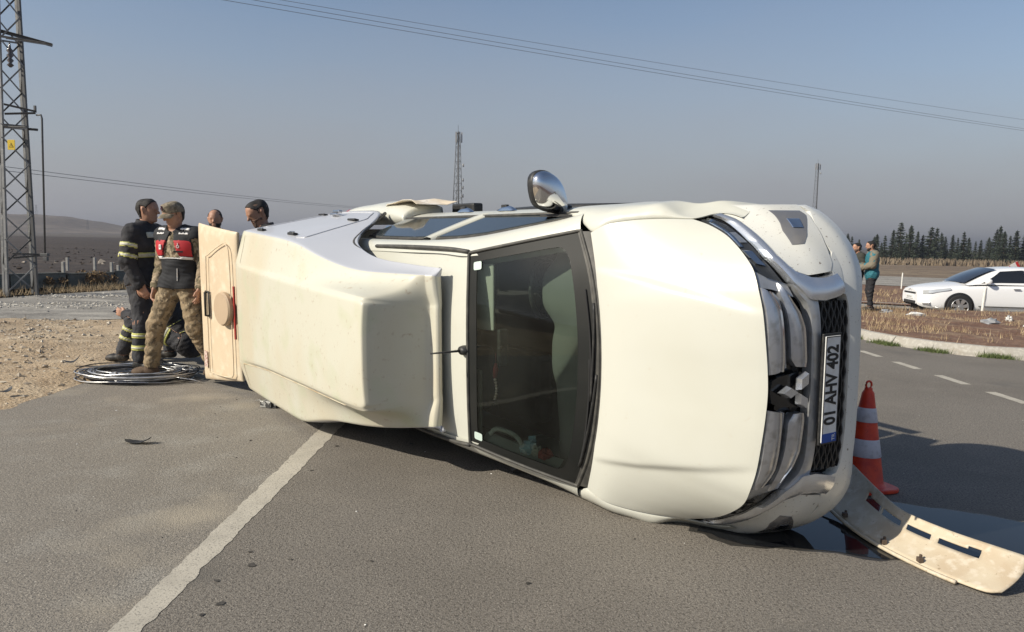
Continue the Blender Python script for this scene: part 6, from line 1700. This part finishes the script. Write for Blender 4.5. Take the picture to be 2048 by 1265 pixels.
s_ = MB().box((0, 0, 0), (.26, .012, .17)).build('sign_board', mat('sign_white', (.66, .66, .64), .45), sg, bevel=.004); s_.location = (0, -.05, 1.28); s_.rotation_euler = (0, R_(-32), 0)
for c in (-.20, .20): MB().box((c, -.014, 0), (.06, .002, .17)).build('red_panel', mat('sign_red', (.45, .03, .03), .5) if c < 0 else bpy.data.materials['sign_red'], s_)
text('A', .10, (0, -.0135, 0), bpy.data.materials['sign_red'], s_, 'sign_mark', 1.0, rot=(R_(90), 0, 0)) if False else None

# ---------------------------------------------------------------- white saloon car on the far road
car = empty('parked_car', (11.62, 21.8, float(ground_z(12, 22.2)) - .02), R_(-8)); tag(car, 'white saloon car with tinted windows standing on the road behind the traffic island', 'car')
CW = mat('saloon_white_paint', (.80, .80, .80), .25, coat=.7)
TINT = mat('tinted_glass', (.012, .013, .015), .05, coat=.6, spec=.7)
ALLOY = mat('alloy_wheel', (.58, .58, .58), .3, .8)
# x from the nose (0) to the tail (4.78), y from the near side (negative) to the far side
ST = [(.00, .36, .70, .56, .77), (.05, .31, .75, .68, .81), (.28, .24, .82, .83, .885), (.70, .22, .87, .89, .955), (1.10, .22, .91, .905, .995), (1.60, .21, .935, .92, 1.00), (2.20, .20, .95, .925, 1.00), (3.20, .20, .97, .925, 1.01), (3.80, .22, .99, .92, 1.03), (4.35, .26, 1.0, .88, 1.03), (4.68, .32, .98, .78, 1.0), (4.78, .42, .92, .66, .94)]
rows = []
for (x, zb, zs, w, zt) in ST:
    half = [(-w * .86, zb), (-w * .97, zb + .06), (-w * 1.0, .45), (-w * 1.0, .62 if zs > .62 else zs * .9), (-w * .975, zs - .04), (-w * .91, zs + .005), (-w * .45, zt), (0, zt + .01)]
    rows.append([(x, y, z) for y, z in half] + [(x, -y, z) for y, z in half[::-1][1:]])
body = gridobj('body_shell', rows, CW, car, sub=2)
c0 = [rows[0][7]]; 
cap_ = mesh('nose_cap', rows[0], [tuple(range(len(rows[0])))], CW, car, smooth=False)
# glasshouse
GH = [(1.15, .97, .74, .955), (1.40, 1.10, .73, 1.00), (1.78, 1.31, .67, 1.00), (2.05, 1.42, .63, 1.0), (2.6, 1.47, .61, 1.0), (3.2, 1.44, .60, 1.01), (3.75, 1.33, .61, 1.02), (4.25, 1.12, .66, 1.03), (4.5, 1.04, .68, 1.02)]
rows = []
for (x, zt, wt, zb) in GH:
    wb = .86
    rows.append([(x, -wb, zb - .03), (x, -(wb * .6 + wt * .4) - .01, zb + (zt - zb) * .45), (x, -wt, zt - .03), (x, -wt * .6, zt + .005), (x, 0, zt + .015), (x, wt * .6, zt + .005), (x, wt, zt - .03), (x, (wb * .6 + wt * .4) + .01, zb + (zt - zb) * .45), (x, wb, zb - .03)])
gridobj('glasshouse', rows, CW, car, sub=2)
def gside(x, t, off=.012):
    zt = np.interp(x, [g[0] for g in GH], [g[1] for g in GH]); wt = np.interp(x, [g[0] for g in GH], [g[2] for g in GH]); zb = np.interp(x, [g[0] for g in GH], [g[3] for g in GH])
    P = np.array([(.86, zb - .03), ((.86 * .6 + wt * .4) + .01, zb + (zt - zb) * .45), (wt, zt - .03)]); T_ = [0, .47, 1]
    return (x, -(np.interp(t, T_, P[:, 0]) + off - .012 * 0), np.interp(t, T_, P[:, 1]))
def gwin(name, xa0, xa1, xb0, xb1, m):
    for sgn in (1, -1):
        rows = []
        for s in np.linspace(0, 1, 14):
            rows.append([(lambda q: (q[0], q[1] * sgn, q[2]))(gside((xa0 * (1 - t) + xb0 * t) * (1 - s) + (xa1 * (1 - t) + xb1 * t) * s, .12 + .74 * t, .004)) for t in np.linspace(0, 1, 7)])
        gridobj(name, rows, m, car)
gwin('side_window', 1.52, 2.66, 2.06, 2.68, TINT); gwin('side_window', 2.72, 3.68, 2.74, 3.45, TINT); gwin('quarter_window', 3.74, 4.15, 3.52, 3.72, TINT)
rows = []
for t in np.linspace(0, 1, 10):
    x = 1.14 + .84 * t; z = .985 + .405 * t + .03 * math.sin(math.pi * t); w = .70 - .10 * t
    rows.append([(x - .05 * (1 - (q) ** 2) , q * w, z + .012 + .02 * (1 - q * q)) for q in np.linspace(-1, 1, 11)])
gridobj('windscreen', rows, TINT, car)
for x in (.98, 3.80):
    for sgn in (-1, 1):
        MB().lathe([(.385, -.02), (.385, .02), (.30, .03), (.0, .03)], 'y', (x, sgn * .895, .345), 30, Matrix.Scale(sgn, 4, (0, 1, 0))).build('wheel_arch', GLOSSB, car, smooth=True, sharp=40)
        w = MB().lathe([(.20, -.10), (.315, -.10), (.332, -.07), (.332, .07), (.315, .10), (.235, .11), (.225, .09)], 'y', (0, 0, 0), 30).build('wheel', RUBBER, car, smooth=True, sharp=50)
        w.location = (x, sgn * .855, .33); w.scale = (1, sgn, 1)
        rim = MB().lathe([(.235, .105), (.225, .112), (.215, .10), (.21, .02)], 'y', (0, 0, 0), 30)
        for k in range(7):
            a = k * 2 * math.pi / 7 + .2; d = Vector((math.cos(a), 0, math.sin(a))); e = Vector((-math.sin(a), 0, math.cos(a)))
            rim.add([d * .03 + e * .028 + Vector((0, .10, 0)), d * .03 - e * .028 + Vector((0, .10, 0)), d * .218 - e * .050 + Vector((0, .112, 0)), d * .218 + e * .050 + Vector((0, .112, 0)), d * .03 + e * .028 + Vector((0, .06, 0)), d * .03 - e * .028 + Vector((0, .06, 0)), d * .218 - e * .050 + Vector((0, .06, 0)), d * .218 + e * .050 + Vector((0, .06, 0))], [(0, 1, 2, 3), (0, 4, 5, 1), (2, 6, 7, 3), (1, 5, 6, 2), (0, 3, 7, 4)])
        rim.lathe([(.05, .10), (.045, .118), (0, .12)], 'y', (0, 0, 0), 16)
        rim.build('rim', ALLOY, w)
def cbox(nm, c, hh, m, bev=.004, rot=(0, 0, 0)):
    o = MB().box((0, 0, 0), hh).build(nm, m, car, bevel=bev); o.location = c; o.rotation_euler = rot; return o
for sgn in (-1, 1):
    rows = []
    for s in np.linspace(0, 1, 8):
        x = .10 + .66 * s; w = np.interp(x, [.05, .28, .70], [.66, .82, .885]); zt = .745 + .095 * s; zb_ = .645 + .15 * s
        rows.append([(x - .012, sgn * (w + .004) * (1 if q < 2 else .965), z) for q, z in enumerate((zb_, zb_ + .03, zt, zt + .012))])
    gridobj('headlight', rows, mat('headlamp_glass', (.55, .57, .58), .12, .3, coat=.8) if sgn < 0 else bpy.data.materials['headlamp_glass'], car)
    cbox('door_mirror', (1.66, sgn * .97, 1.06), (.07, .10, .07), CW, .05)
    for hx in (2.42, 3.52): cbox('door_handle', (hx, sgn * .935, .86), (.09, .014, .016), ALLOY, .01)
    cbox('side_moulding', (2.45, sgn * .928, .36), (.98, .010, .014), TRIM)
    MB().tube([(.30, sgn * .80, .30), (.6, sgn * .885, .29), (.62, sgn * .885, .30)], .010, 6).build('bumper_strip', ALLOY, car, smooth=True)
    cbox('fog_lamp', (.19, sgn * .73, .40), (.10, .05, .040), ALLOY, .015, (0, 0, sgn * R_(38)))
    for dx in (1.60, 2.68): MB().tube([(dx, sgn * .922, .30), (dx + (.04 if dx < 2 else 0), sgn * .929, .6), (dx + .05, sgn * .90, .93)], .004, 4).build('door_gap', BLACKP, car)
cbox('upper_grille', (.018, 0, .66), (.03, .42, .026), BLACKP, .01); cbox('lower_grille', (.03, 0, .40), (.04, .44, .045), BLACKP, .02)
cp = cbox('licence_plate', (-.008, -.0, .54), (.012, .26, .055), plate_m, .004)
MB().box((-.0125, .0, 0), (.0008, .17, .022)).build('plate_print', mat('plate_grey', (.22, .22, .22), .5, spots=[(70, (.66, .66, .64), .50, .54)]), cp)
MB().prism([(-.006, -.12, .73), (-.006, 0, .775), (-.006, .12, .73), (-.006, .10, .715), (-.006, 0, .755), (-.006, -.10, .715)], (.02, 0, 0)).build('nose_badge', ALLOY, car)
MB().box((2.4, 0, .24), (2.1, .70, .08)).build('underbody', DARKU, car)
# ---------------------------------------------------------------- smoky air over the plain
hv = bpy.data.materials.new('haze_air'); hv.use_nodes = True
_n, _l = hv.node_tree.nodes, hv.node_tree.links; _n.clear()
_o = _n.new('ShaderNodeOutputMaterial'); _v = _n.new('ShaderNodeVolumePrincipled')
_v.inputs['Color'].default_value = (.52, .535, .60, 1)
_v.inputs['Density'].default_value = .00065
_v.inputs['Anisotropy'].default_value = .35
_l.new(_v.outputs[0], _o.inputs['Volume'])
hz = MB().box((0, 0, 14.0), (4600, 4600, 17.0)).build('haze', hv); hz['kind'] = 'stuff'
